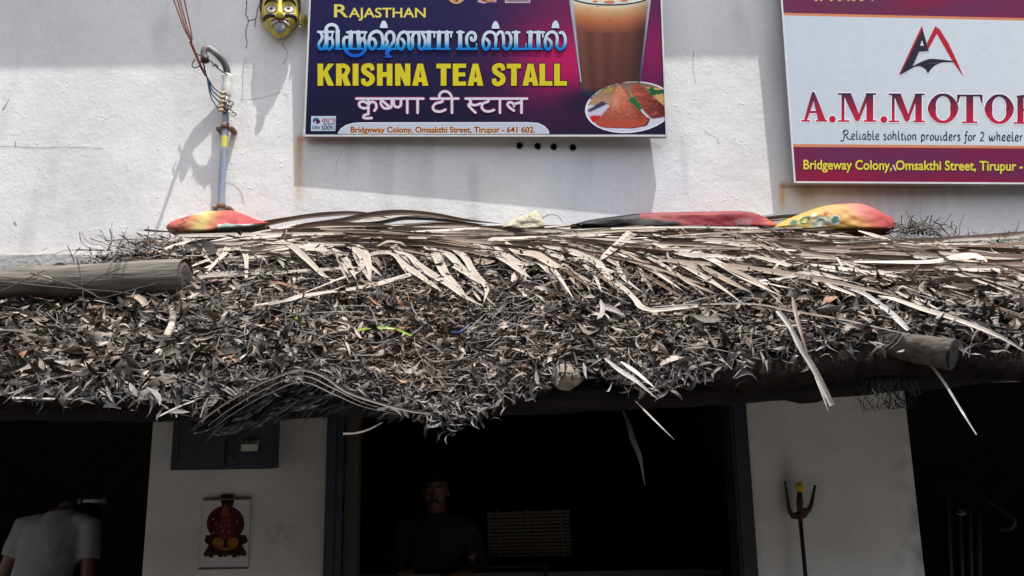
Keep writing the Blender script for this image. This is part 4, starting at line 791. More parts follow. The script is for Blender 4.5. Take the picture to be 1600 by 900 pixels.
# ------------------------------------------------------------------ palm fronds and loose strips on the thatch
m_strip = mat('dry_palm_strip', vc=True, rough=.5, spec=.35, var=.16, scale=24, stretch=(.4, 3, 3), bump=.12, bscale=60, transl=.10)
K = {0: (0, 300, 3.0), 1: (120, 310, 4.706), 2: (420, 310, 4.706), 3: (720, 310, 4.706), 4: (1020, 310, 5.0), 5: (1280, 320, 5.0), 6: (1160, 470, 3.636), 7: (0, 460, 3.913), 8: (780, 500, 4.0), 9: (500, 600, 3.0)}
def kp(k, pts): a, b_, s = K[k]; return [(a+p[0]/s, b_+p[1]/s) for p in pts]
UPN = np.array([0, -.57, .82])
PALE, TAN, BROWN, DARK, GREY = (.36, .32, .27), (.24, .19, .145), (.135, .088, .062), (.055, .042, .035), (.25, .232, .212)
def strip_geo(g, px, wpx, col, lift=.015, up=.6, fold=.25, roll=(0, 0), prof=(.35, .9, 1, .75, .08), k=6, Y=None, seed=0, liftend=None):
    line = smooth_line(px, k); m = len(line); le = lift if liftend is None else liftend
    if Y is None: pt = [T(p[0], p[1], lift+(le-lift)*i/(m-1)) for i, p in enumerate(line)]
    elif np.isscalar(Y): pt = [P(p[0], p[1], Y) for p in line]
    else: pt = [P(p[0], p[1], np.interp(i/(m-1), np.linspace(0, 1, len(Y)), Y)) for i, p in enumerate(line)]
    if Y is None:                              # a strip is stiff: smooth its depth and let it bridge the hollows
        yy = np.array([p[1] for p in pt]); x_ = np.linspace(-1, 1, m); fit = np.polyval(np.polyfit(x_, yy, 2 if m < 25 else 3), x_); fit -= max(0, np.percentile(fit-yy, 88))
        pt = [P(line[i][0], line[i][1], fit[i]) for i in range(m)]
    vv, ff, cc = [], [], []
    for i in range(m):
        s = i/(m-1); tg = pt[min(i+1, m-1)]-pt[max(i-1, 0)]; tg /= np.linalg.norm(tg)+1e-9
        vw = CAM-pt[i]; vw /= np.linalg.norm(vw); n = UPN*up+vw*(1-up); n -= tg*(n@tg); n /= np.linalg.norm(n)+1e-9
        c = np.cross(n, tg); th = roll[0]+(roll[1]-roll[0])*s+.22*nz(s*4, seed, 2); c, n = c*math.cos(th)+n*math.sin(th), n*math.cos(th)-c*math.sin(th)
        fs = max(.45, abs(n@vw)); hw = wpx*(.62 if Y is None else .85)*mpx(pt[i])/fs/2*np.interp(s, np.linspace(0, 1, len(prof)), prof)
        for j, x in enumerate((-1, -.5, 0, .5, 1)):
            vv.append(pt[i]+c*hw*x+n*(abs(x)*fold-fold*.4)*hw)
            kk = 1+.16*nz(s*7, seed+j*1.7, 5)+(.10 if j in (1, 3) else 0)-(.12 if j == 2 else 0)
            if s > .93: kk *= .8
            cc.append(tuple(np.clip(np.array(col)*kk, 0, 1)))
    for i in range(m-1):
        for j in range(4): a = i*5+j; ff.append((a, a+5, a+6, a+1))
    g.add(vv, ff, cc)
def lowv(u): return np.interp(u, [430, 600, 750, 900, 1050, 1200, 1300, 1450, 1600, 1750], [398, 398, 396, 412, 420, 424, 436, 450, 470, 490])
def ridv(u): return np.interp(u, RU, RV)-4
def frond(label, rachis, rw, rcol, leaf_specs, fill, Yr=None, rl=.03, group='fallen palm fronds on the thatch'):
    c = T(rachis[len(rachis)//2][0], rachis[len(rachis)//2][1]); r = thing('palm_frond', c, label, 'palm frond', group)
    g = MB(); strip_geo(g, rachis, rw, rcol, rl, .75, .5, prof=(1, .95, .85, .7, .5)); g.build('midrib', m_strip, r, True)
    g = MB()
    for a in leaf_specs: strip_geo(g, *a[:3], **(a[3] if len(a) > 3 else {}))
    for (n, u0, u1, a0, a1, l0, l1, w0, w1, vf0, vf1, pb, sd) in fill:
        rr = random.Random(sd)
        for i in range(n):
            u = rr.uniform(u0, u1); f_ = rr.uniform(vf0, vf1); v = ridv(u)+4+(lowv(u)-ridv(u))*f_; a = math.radians(rr.uniform(a0, a1)); l = rr.uniform(l0, l1)
            bend_ = rr.uniform(-.06, .10); pts_ = []
            for s in (0, .33, .66, 1): pts_.append((u+l*s*math.cos(a), v+l*s*math.sin(a)+bend_*l*s*s*(1 if s < 1 else 1.1)))
            x = rr.random(); col = PALE if x < pb else (TAN if x < pb+.22 else BROWN if x < .86 else DARK); kq = rr.uniform(.75, 1.12); col = tuple(q*kq for q in col)
            up = rr.uniform(.55, .95) if x < pb+.15 else rr.uniform(-.1, .5)
            strip_geo(g, pts_, rr.uniform(w0, w1), col, rr.uniform(.006, .045), up, rr.uniform(.05, .6), (rr.uniform(-.5, .5), rr.uniform(-.6, .6)), k=4, seed=i*3.1+sd)
    g.build('leaflets', m_strip, r, True); return r
D = dict
# the long frond with the flat pale stalk, its leaflets arching over the ridge and curling down in front
frond('frond with a flat pale stalk, leaflets arching over the ridge and curling down in front', [(272, 370), (340, 368.5), (430, 367), (520, 366), (600, 365), (680, 362)], 8.5, (.38, .335, .295), [
 (kp(1, [(1000,245),(1250,205),(1450,165),(1680,130),(1900,112)]), 9, BROWN, D(lift=.05, up=.1)), (kp(2, [(-120,225),(100,165),(300,130),(560,110),(740,118),(900,150)]), 9, BROWN, D(lift=.07, up=.2, Y=3.36)),
 (kp(2, [(0,255),(250,200),(500,170),(760,120),(980,104),(1200,120),(1450,160),(1700,185)]), 11, BROWN, D(lift=.08, up=.15, Y=3.34)), (kp(2, [(-60,255),(200,225),(450,195),(750,200),(950,225),(1150,265)]), 13, BROWN, D(lift=.06, up=.2)),
 (kp(2, [(560,185),(800,180),(1000,145),(1200,150),(1400,175),(1600,195)]), 8, DARK, D(lift=.07, up=.1, Y=3.35)), (kp(2, [(800,215),(1050,205),(1300,190),(1550,205),(1800,240)]), 9, BROWN, D(lift=.05, up=.2)),
 (kp(2, [(40,235),(180,205),(330,180)]), 8, PALE, D(lift=.05, up=.8)), (kp(2, [(1050,245),(1250,240),(1500,225),(1700,220)]), 7, PALE, D(lift=.05, up=.9)), (kp(2, [(700,165),(820,145),(960,150)]), 7, PALE, D(lift=.06, up=.8, Y=3.36)), (kp(2, [(950,130),(1150,135),(1350,150)]), 4, PALE, D(up=.9, Y=3.35)),
 (kp(2, [(110,318),(160,350),(215,392),(300,470),(400,565),(452,585)]), 8, PALE, D(lift=.04, fold=.5)), (kp(2, [(270,308),(330,345),(420,395),(530,482)]), 9, PALE, D(lift=.04)), (kp(2, [(468,368),(540,420),(600,510),(640,592)]), 7.5, PALE, D(lift=.035)),
 (kp(2, [(590,350),(645,385),(692,440),(685,505),(620,562),(520,592),(300,680),(0,785)]), 8, PALE, D(lift=.035, roll=(0, .5), prof=(.6, 1, 1, .9, .6, .5, .35, .1))), (kp(2, [(650,342),(705,400),(732,480),(750,606)]), 9, PALE, D(lift=.045)), (kp(2, [(800,350),(880,318),(960,325),(1010,350)]), 5, TAN, D(lift=.05)),
 (kp(2, [(860,388),(940,430),(1010,500),(1100,562),(1200,632),(1272,684)]), 8.5, PALE, D(lift=.04)), (kp(2, [(930,385),(1030,420),(1100,490),(1200,560),(1330,640),(1440,720),(1580,795)]), 9.5, PALE, D(lift=.045)),
 (kp(2, [(1140,360),(1205,392),(1250,460),(1300,560),(1400,672),(1452,722)]), 11, PALE, D(lift=.04)), (kp(2, [(1230,380),(1330,420),(1420,520),(1500,582),(1592,652)]), 9.5, PALE, D(lift=.045)), (kp(2, [(1300,345),(1400,400),(1460,460),(1500,540),(1600,625)]), 8.5, PALE, D(lift=.05)),
 (kp(2, [(1380,335),(1480,380),(1580,412),(1680,420)]), 8, TAN, D(lift=.04)), (kp(2, [(1480,335),(1560,365),(1650,420)]), 9, PALE, D(lift=.05)), (kp(2, [(690,440),(800,400),(960,405),(1060,440)]), 10, TAN, D(lift=.025)), (kp(2, [(600,400),(700,430),(780,470)]), 6, PALE, D(lift=.02)),
 ], [(80, 400, 720, -3, 3.5, 140, 320, 3, 11, .10, .52, .06, 1), (26, 400, 700, 20, 60, 25, 60, 3, 7, .45, .95, .55, 2)])
# second frond running on along the middle of the ridge
frond('frond with long drooping cream leaflets lying below the white foam block', [(640, 372), (740, 373), (860, 370), (960, 362), (1060, 358)], 6, TAN, [
 (kp(3, [(90,335),(200,378),(320,448),(420,520),(520,590)]), 10, PALE, D(lift=.045)), (kp(3, [(240,345),(330,418),(440,480),(600,480)]), 9, PALE, D(lift=.045)), (kp(3, [(360,365),(480,440),(590,478),(650,560)]), 11, PALE, D(lift=.05)), (kp(3, [(470,285),(560,378),(700,420),(765,450)]), 12, PALE, D(lift=.055)),
 (kp(3, [(330,320),(420,390),(560,420),(700,500),(760,480)]), 12, (.38,.32,.25), D(lift=.05)), (kp(3, [(0,400),(60,480),(120,570),(180,640),(190,690),(168,765)]), 7, PALE, D(lift=.045)), (kp(3, [(-60,500),(80,570),(170,632)]), 8, PALE, D(lift=.04)), (kp(3, [(-40,345),(60,390),(200,430)]), 6, PALE, D(lift=.04)),
 (kp(3, [(600,350),(800,388),(920,440),(1010,482),(1080,572),(1200,662),(1280,742),(1330,800),(1430,822),(1600,806),(1700,800)]), 10, PALE, D(lift=.05, prof=(.4, 1, 1.1, 1, .8, .7, .7, .9, .9, .8, .3))), (kp(3, [(460,590),(410,480)]), 1, PALE),
 (kp(3, [(100,450),(180,470),(250,460)]), 12, TAN, D(lift=.02)), (kp(3, [(0,600),(90,640),(160,700),(260,800)]), 4, GREY, D(lift=.02)), (kp(3, [(560,300),(680,360),(800,395)]), 13, BROWN, D(lift=.05, up=.2)),
 ], [(100, 660, 1040, -2.5, 4, 160, 360, 3, 12, .02, .5, .14, 3), (50, 780, 1060, 8, 32, 60, 150, 3, 10, .25, .8, .32, 4), (18, 840, 1040, 35, 70, 25, 70, 3, 6, .7, 1.15, .6, 14)])
frond('frond along the top right ridge with a thin cream midrib and slanting leaflets', [(890, 360), (980, 357), (1070, 355.5), (1200, 357), (1330, 358.5), (1400, 363), (1480, 369.5), (1530, 377), (1600, 389), (1700, 405)], 4.5, PALE, [],
 [(130, 1040, 1560, 14, 34, 60, 150, 2, 7, .0, .32, .20, 5), (60, 1080, 1560, 4, 14, 160, 340, 3, 12, .1, .45, .12, 6)], rl=.055)
frond('frond in the middle of the right side with broad cream leaflets slanting right', [(1000, 392), (1120, 388), (1260, 392), (1400, 398), (1540, 408)], 6, BROWN, [
 (kp(4, [(0,280),(200,325),(500,340),(800,378),(1050,402),(1250,410)]), 9, PALE, D(lift=.05)), (kp(4, [(0,490),(150,488),(300,520),(480,590),(620,662),(770,735)]), 10, TAN, D(lift=.05)), (kp(4, [(350,398),(450,480),(600,550),(830,662),(1020,835)]), 7, TAN, D(lift=.05)), (kp(4, [(750,443),(950,490),(1200,570),(1400,612),(1600,662)]), 8.5, PALE, D(lift=.055)),
 (kp(4, [(0,530),(200,610),(380,700),(500,748)]), 3.5, TAN, D(lift=.05)), (kp(4, [(830,642),(1000,630),(1180,590),(1290,660),(1400,690),(1600,762)]), 11, (.40,.36,.31), D(lift=.045, prof=(.4, .7, 1.2, 1, .7, .5))), (kp(4, [(500,325),(700,330),(950,325)]), 5, TAN, D(lift=.05)), (kp(4, [(940,555),(1000,500),(1130,450)]), 3.5, PALE, D(lift=.06)),
 (kp(4, [(1060,405),(1180,470),(1215,540)]), 3.5, PALE, D(lift=.06)), (kp(4, [(1370,435),(1440,470),(1480,540)]), 3.5, PALE, D(lift=.06)), (kp(4, [(0,350),(260,440),(500,450),(700,470)]), 10, PALE, D(lift=.05)),
 ], [(96, 1000, 1400, -2, 5, 180, 420, 3, 13, .2, .85, .13, 7), (16, 1050, 1400, 12, 30, 60, 140, 3, 7, .5, 1.05, .45, 8)])
frond('frond at the right edge with wide folded grey brown leaflets', [(1300, 415), (1400, 412), (1500, 418), (1620, 432)], 6, BROWN, [
 (kp(5, [(270,445),(800,450),(1000,432),(1200,402),(1300,470),(1420,532)]), 12, (.44,.40,.37), D(lift=.07, up=.75, prof=(.3, .6, .8, 1.1, 1.2, .6, .1))), (kp(5, [(350,465),(700,490),(900,515),(1200,540)]), 15, BROWN, D(lift=.05, up=-.1)), (kp(5, [(790,645),(900,608),(1100,590),(1400,600),(1600,650)]), 15, (.13,.095,.085), D(lift=.06, up=-.1, prof=(.05, .6, 1, 1, .8))),
 (kp(5, [(1290,552),(1450,540),(1620,600)]), 9, PALE, D(lift=.06, up=.9)), (kp(5, [(950,570),(985,500),(1075,492),(1112,560)]), 11, (.26,.22,.20), D(lift=.06, up=.2)), (kp(5, [(400,540),(550,545),(780,590)]), 8, PALE, D(lift=.04)), (kp(5, [(880,525),(950,572)]), 4, TAN, D(lift=.06)), (kp(5, [(190,450),(380,550)]), 5, PALE, D(lift=.05)), (kp(5, [(60,390),(150,440),(190,530)]), 4, PALE, D(lift=.05)),
 (kp(5, [(650,270),(800,320),(1060,405)]), 4.5, PALE, D(lift=.06)), (kp(5, [(800,350),(1000,345),(1200,375)]), 6, TAN, D(lift=.05)),
 ], [(100, 1220, 1620, 0, 9, 180, 420, 3, 13, .3, 1.0, .10, 9), (60, 1300, 1650, 8, 24, 90, 200, 2, 6, .15, 1.1, .22, 10)])
frond('bleached frond lying flat beside the cut end of the grey log', [(300, 434), (370, 429), (440, 426), (540, 419), (560, 418)], 5, PALE, [
 (kp(1, [(940,578),(1150,568),(1300,556),(1490,545)]), 10, PALE, D(lift=.03, up=.95)), (kp(1, [(860,545),(1000,490),(1120,440),(1300,420)]), 5, PALE, D(lift=.03)), (kp(1, [(840,500),(960,455),(1040,440)]), 6, PALE, D(lift=.03)), (kp(1, [(1230,440),(1350,430),(1600,400)]), 7, PALE, D(lift=.03, up=.9)), (kp(1, [(1000,480),(1120,450),(1260,455),(1450,435)]), 7, (.2,.18,.16), D(lift=.02, up=.3)),
 (kp(1, [(600,395),(720,350),(862,303)]), 8, PALE, D(lift=.05)), (kp(1, [(880,345),(1000,330),(1200,345),(1330,370)]), 9, TAN, D(lift=.03, up=.3)), (kp(1, [(1060,320),(1180,350),(1300,355)]), 6, TAN, D(lift=.03)), (kp(1, [(830,580),(960,560),(1100,545),(1300,530)]), 6, PALE, D(lift=.02)),
 (kp(1, [(1310,785),(1450,765),(1600,742),(1800,700),(1980,640)]), 6, PALE, D(lift=.025)), (kp(2, [(-100,560),(200,540),(450,522),(565,510)]), 9, PALE, D(lift=.02, up=.9)),
 ], [(44, 280, 440, -10, 5, 60, 150, 3, 8, .35, .95, .7, 11), (14, 270, 400, 20, 65, 20, 50, 3, 5, .3, .8, .7, 12)])
def loose(label, px, wpx, col, name='palm_strip', **kw):
    g = MB(); strip_geo(g, px, wpx, col, **kw); o = g.build(name, m_strip, None, True); return tag(o, label, 'palm strip', 'loose palm strips on the thatch')
loose('short cream palm strip sticking up at an angle in the middle of the ridge', kp(3, [(1000,468),(1060,420),(1120,370),(1200,305),(1262,252)]), 9.5, PALE, lift=.03, liftend=.09, up=.4, prof=(.5, .7, .9, 1.1, 1.2))
loose('broad white palm strip running down right from the raised cream strip', kp(3, [(1260,288),(1430,330),(1600,380),(1760,420),(1900,480),(2080,585),(2350,715)]), 12.5, (.40,.36,.31), lift=.06, up=.85)
loose('narrow dark brown palm rib lying across the leaves below the cream leaflets', kp(3, [(60,548),(250,590),(400,622),(560,655),(700,690),(900,762),(1010,820)]), 8, DARK, lift=.02, up=.2)
loose('thin tan palm strip crossing the dark brown rib', kp(3, [(490,692),(600,645),(690,610),(900,572)]), 4.5, TAN, lift=.03)
loose('small bent cream palm strip beside the L shaped bend', kp(3, [(1150,458),(1168,540),(1228,612),(1345,695)]), 6, PALE, lift=.025)
loose('curled grey palm tip standing in the leaves', kp(3, [(1020,735),(1042,800),(1030,860),(990,900)]), 7, GREY, lift=.03)
loose('frayed dark palm flap lying left of the L shaped bend', kp(3, [(990,790),(1100,810),(1210,860)]), 15, (.15,.13,.12), lift=.02)
loose('stubby pinkish palm piece in the leaves under the cream leaflets', kp(3, [(380,612),(430,550),(490,478)]), 12, (.36,.27,.25), lift=.03)
loose('tan palm strip slanting down beside the end of the white strip', kp(3, [(1120,430),(1350,490),(1600,570),(1800,640)]), 5, TAN, lift=.04)
loose('brown palm rib lying across the fine mulch, pale at its tip', kp(2, [(0,782),(150,745),(300,708),(700,652),(900,602),(1050,556),(1130,530)]), 7.5, (.33,.285,.25), lift=.03, prof=(.5, .9, 1, 1, 1))
loose('small upright white palm strip in front of the bleached frond', kp(1, [(1228,368),(1246,450),(1246,585)]), 6, PALE, lift=.05, up=.3, prof=(1, 1, .7, .6))
loose('slanting white palm strip beside the log end', kp(1, [(915,595),(1010,482),(1085,410),(1112,360)]), 5.5, PALE, lift=.05, up=.4, prof=(.4, .8, 1, 1.5))
loose('dark folded palm flap under the flat pale stalk', kp(1, [(815,395),(880,350),(950,365),(1010,405)]), 19, (.04,.035,.033), lift=.05, up=.2, prof=(.5, 1, .9, .5))
loose('reddish palm sliver in the leaves near the log', kp(1, [(830,622),(1000,602),(1150,597)]), 3, (.40,.26,.19), lift=.02)
loose('rust brown palm sliver right of the bleached frond', kp(1, [(1360,622),(1480,620),(1610,655),(1700,665)]), 5, (.26,.13,.085), lift=.02)
loose('long thin dark palm rib crossing the right side above the protruding rafter', kp(4, [(0,848),(300,830),(780,825),(1100,882),(1500,950),(1900,1040),(2150,1090)]), 4.5, (.16,.135,.12), lift=.06)
loose('broad twisted cream palm strip running off the right edge over the eave', kp(5, [(460,712),(600,742),(800,812),(1000,872),(1250,960),(1450,1050),(1600,1140)]), 10.5, (.34,.30,.25), lift=.07, liftend=.10, up=.6, roll=(-.3, .5), prof=(.2, .8, 1, 1, .9, .9, .6, .4))
loose('grooved grey palm rib dropping towards the protruding rafter', kp(5, [(190,645),(350,700),(500,805),(600,890),(690,980)]), 7.5, (.42,.40,.385), lift=.05, fold=.8, prof=(.5, .9, 1, 1, .9))
loose('wide pale palm strip hanging down over the eave in front of the right pillar', kp(6, [(200,55),(270,150),(325,260),(395,372),(455,485),(508,596)]), 10.5, (.26,.245,.22), Y=[2.22, 2.17, 2.14, 2.12, 2.11, 2.10], up=.45, roll=(.2, -.2), prof=(.6, .6, .9, 1, 1, .95), fold=.6)
loose('narrow frayed palm sliver hanging behind the wide strip at the right pillar', kp(6, [(400,390),(440,490),(488,628)]), 4, GREY, Y=[2.2, 2.16, 2.13], up=.3)
loose('brown curled palm strip lying above the wide hanging strip', kp(6, [(285,-20),(300,60),(335,190),(380,330)]), 5, BROWN, Y=[2.27, 2.22, 2.17, 2.14], up=.3)
loose('thin dry palm sliver hanging below the protruding rafter', kp(6, [(1070,365),(1150,470),(1230,600),(1270,665),(1330,760)]), 4.2, (.40,.37,.34), Y=[2.2, 2.17, 2.14, 2.12, 2.1], up=.3, prof=(1.2, 1, .8, .7, .5))
loose('straight thin palm sliver hanging over the middle doorway', kp(8, [(850,505),(920,575),(1000,655),(1095,748)]), 2.6, (.42,.38,.33), Y=[2.2, 2.17, 2.14, 2.12], up=.3)
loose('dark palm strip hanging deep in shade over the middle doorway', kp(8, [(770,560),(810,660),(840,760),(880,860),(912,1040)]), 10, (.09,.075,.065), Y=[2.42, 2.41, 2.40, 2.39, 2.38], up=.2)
loose('broken cream stick hanging under the eave left of the doorway', kp(9, [(108,234),(170,230),(222,216),(260,198),(294,180)]), 3.4, (.58,.50,.40), Y=2.24, up=.5, prof=(1, 1, 1, .8, .6))
loose('flattened grey palm stalk splintering over the eave in the centre', kp(8, [(660,240),(760,320),(860,385),(985,490)]), 8, GREY, Y=[2.18, 2.15, 2.13, 2.12], up=.7)
loose('pale splinter beside the splintered stalk at the centre eave', kp(8, [(760,260),(860,330),(975,425)]), 6, (.5,.46,.42), Y=[2.17, 2.14, 2.12], up=.7)
loose('arching palm rib along the raised eave on the left', [(311, 660), (350, 632), (399, 603), (440, 586), (470, 578), (505, 588), (540, 612), (585, 628), (640, 642), (672, 646)], 5, (.085,.072,.062), Y=2.14, up=.5, prof=(.5, .8, 1, 1, 1, 1, .8), fold=.6)
for dv, w_, nm in ((7, 2.2, 'upper frayed fibre under the arching palm rib'), (17, 2.0, 'lower frayed fibre under the arching palm rib')):
    loose(nm, [(318+dv, 662+dv*.4), (360, 632+dv), (410, 603+dv), (470, 580+dv), (520, 600+dv*.9), (570, 626+dv*.6), (640, 645+dv*.3)], w_, (.10, .088, .076), Y=2.15, up=.4)
loose('thin white stick sliding off the left eave', kp(7, [(966,748),(1080,692),(1208,642)]), 2.6, (.5,.47,.43), Y=2.17, up=.6, prof=(1, 1, .8)); loose('horizontal white stick at the far left eave', kp(7, [(75,632),(200,634),(335,638)]), 2.4, (.5,.47,.43), Y=2.18, up=.6, prof=(1, 1, .9))

# ------------------------------------------------------------------ logs, sticks, scraps on the thatch
def log(label, a, b_, r0, r1, n=22, seed=1):
    root = thing('log', (a+b_)/2, label, 'log'); g = MB(); pts_ = [a+(b_-a)*t_ for t_ in np.linspace(0, 1, n)]
    g.tube(pts_, [(r0+(r1-r0)*i/(n-1))*(1+.05*nz(i*.5, seed, 2)) for i in range(n)], 26, None, caps=False, wob=.10)
    g.ball(pts_[-7]+np.array([.0, -.05, -.012]), (.03, .02, .024), 14, 8); g.build('trunk', m_wood, root, True)
    ax = (b_-a)/np.linalg.norm(b_-a); s = np.cross(ax, [0, 0, 1]); s /= np.linalg.norm(s); t_ = np.cross(s, ax); vv = [b_+ax*.004]; ff = []; cc = [lin((60, 54, 50))]
    for ring, rr in enumerate((.35, .7, .97)):
        for k in range(26):
            th = 2*math.pi*k/26; q = 1+.05*nz(math.cos(th)*2, math.sin(th)*2, ring); vv.append(b_+ax*(.003-.012*(ring == 2))+r1*rr*q*(math.cos(th)*s+math.sin(th)*t_)); cc.append(lin((84, 76, 70) if ring % 2 else (64, 58, 54)))
    for k in range(26): ff.append((0, 1+k, 1+(k+1) % 26))
    for ring in range(2):
        for k in range(26): ff.append((1+ring*26+k, 1+ring*26+26+k, 1+ring*26+26+(k+1) % 26, 1+ring*26+(k+1) % 26))
    g = MB(); g.add(vv, ff, cc); g.build('cut_end', mat('sawn_end', vc=True, rough=.9, var=.4, scale=60, bump=.6, bscale=90), root); return root
Yl = T(200, 462)[1]
log('thick grey weathered log lying across the thatch at the left edge', P(-420, 452, Yl+.02), P(290, 435, Yl-.02), 15*mpx(P(0, 440, Yl)), 30*mpx(P(290, 430, Yl)))
m_bark = mat('peeling_bark', vc=True, rough=.85, var=.4, scale=40, bump=.7, bscale=60)
g = MB(); line = smooth_line([T(267, 476, .012), T(270, 492, .02), T(268, 508, .024), T(259, 528, .024), T(249, 548, .02), T(243, 558, .012)], 5); cols = []
for i in range(len(line)): cols += [lin((176, 166, 152) if 9 < i < 15 or i > 19 else (120, 112, 104) if i < 9 else (52, 46, 42))]*10
g.tube(line, [.010+.004*abs(nz(i*.8, 1, 1)) for i in range(len(line))], 10, cols, wob=.3); o = g.build('stick', m_bark, None, True); tag(o, 'short knotted stick with peeling bark on the leaves below the log end', 'stick')
m_tw = mat('dark_twig', (.085, .072, .062), .8, var=.4, scale=30)
def twig(label, pts_, r=.0022, grp='dark twigs over the log', lift=.06, Y=None, m=None):
    g = MB(); l3 = [T(p[0], p[1], lift) if Y is None else P(p[0], p[1], Y) for p in pts_]; l3 = smooth_line(l3, 5); g.tube(l3, [r*(1.15-.6*i/len(l3)) for i in range(len(l3))], 6); o = g.build('twig', m or m_tw, None, True); tag(o, label, 'twig', grp)
Yt = Yl-.10
twig('dark twig standing upright in front of the log', kp(0, [(360,310),(376,380),(386,450),(391,520)]), .0024, Y=Yt)
twig('dark twig rising to the right across the log', kp(0, [(380,442),(470,395),(575,355)]), .0022, Y=Yt)
twig('long dark twig slanting down right across the log', kp(0, [(145,380),(260,415),(380,452),(480,505),(600,565)]), .0024, Y=Yt)
twig('second slanting dark twig, just above the longest one', kp(0, [(215,385),(330,430),(450,480)]), .002, Y=Yt)
twig('thin twig crossing the lower edge of the log from the left frame', kp(0, [(0,420),(300,450),(560,470),(740,505)]), .0022, Y=Yt+.02)
twig('twig along the bottom of the log pointing up right', kp(0, [(480,500),(600,465),(730,428)]), .002, Y=Yt)
twig('short twig rising from the left frame edge over the log', kp(0, [(0,470),(100,420),(215,365)]), .0022, Y=Yt)
twig('curved dark twig against the wall left of the red cloth', kp(1, [(22,250),(30,310),(80,358),(220,385)]), .0018, 'twigs against the wall', Y=3.32)
twig('straight dark twig leaning on the wall behind the curved one', kp(1, [(98,292),(200,330),(320,368)]), .0018, 'twigs against the wall', Y=3.31)
twig('long pale twig lying under the flat palm stalk', kp(1, [(0,376),(300,385),(600,406),(800,425),(1100,411),(1500,372)]), .0036, 'twigs against the wall', lift=.05, m=mat('pale_twig', (.34, .30, .26), .7, var=.3))
twig('bundle of straight dark twigs left of the red cloth', kp(1, [(500,232),(620,242),(740,245)]), .0045, 'twigs against the wall', Y=3.34)
twig('dark twig left of the cloth sloping down to the ledge', kp(1, [(210,310),(440,298),(620,300)]), .0022, 'twigs against the wall', Y=3.33)
twig('lone upright twig on the ledge at the right edge', kp(5, [(1500,285),(1515,240),(1545,190),(1562,125)]), .002, 'twigs against the wall', Y=3.36)
# pile of twigs right of the yellow cloth, and the twiggy ridge at the left
def twigpile(name, label, c_px, su, sv, n, Y, seed, val, L0=.05, L1=.2):
    rng_ = np.random.default_rng(seed); u = rng_.normal(c_px[0], su, n); v = c_px[1]+np.abs(rng_.normal(0, sv, n))*np.where(rng_.random(n) < .75, 1, -.5)
    p = np.array([P(a, b_, Y+rng_.uniform(-.05, .05)) for a, b_ in zip(u, v)]); d = np.stack([rng_.normal(0, 1, n), rng_.normal(0, .5, n), rng_.normal(.05, .28, n)], 1); cv = val*(.5+rng_.random(n)*1.2)
    o = leaves(name, p, np.tile([0, -.6, .8], (n, 1))+rng_.normal(0, .3, (n, 3)), d, rng_.uniform(L0, L1, n), rng_.uniform(.0025, .006, n), rng_.normal(0, .06, n), np.zeros(n), rng_.normal(0, .5, n), rng_.normal(0, .08, n), np.stack([cv*1.04, cv*.97, cv*.9], 1), m_leaf, None if label else aw, 7, np.full(7, .9)); return tag(o, label, 'twig pile' if label else None, None, 'stuff')
twigpile('twig_pile', 'bristly pile of dark twigs right of the yellow cloth', (1437, 352), 26, 6, 220, 3.36, 5, .10, .04, .13)
twigpile('ridge_twigs', None, (225, 376), 34, 10, 230, 3.32, 6, .13, .04, .13); twigpile('ridge_twigs', None, (250, 392), 60, 9, 300, 3.20, 8, .20, .03, .12); twigpile('ridge_twigs', None, (1540, 372), 70, 5, 160, 3.36, 10, .13)
for lb, pts_, r, c in (('lime green plastic strip curving over the mulch', [(556, 517), (575, 513.5), (598, 512.5), (620, 514.5), (643, 525)], .0046, (158, 190, 40)), ('tiny lime green plastic scrap left of the longer green strip', [(455, 492), (465, 498), (476, 504)], .0035, (150, 186, 50)), ('small blue plastic scrap in the leaves right of the green strip', [(705, 517.5), (714, 519), (723, 515.5), (733, 507)], .0042, (24, 44, 120)), ('orange brown scrap left of the long green strip', [(508, 512), (520, 516), (528, 522)], .003, (150, 96, 50))):
    g = MB(); strip_geo(g, pts_, r*2/.0021*1.0, tuple(.5*q for q in lin(c)), lift=.028, up=.6, fold=.5, prof=(.7, 1, 1, 1, .6)); o = g.build('plastic_strip', mat('shiny_plastic', vc=True, rough=.35, spec=.5), None, True); tag(o, lb, 'plastic scrap', 'plastic scraps on the thatch')
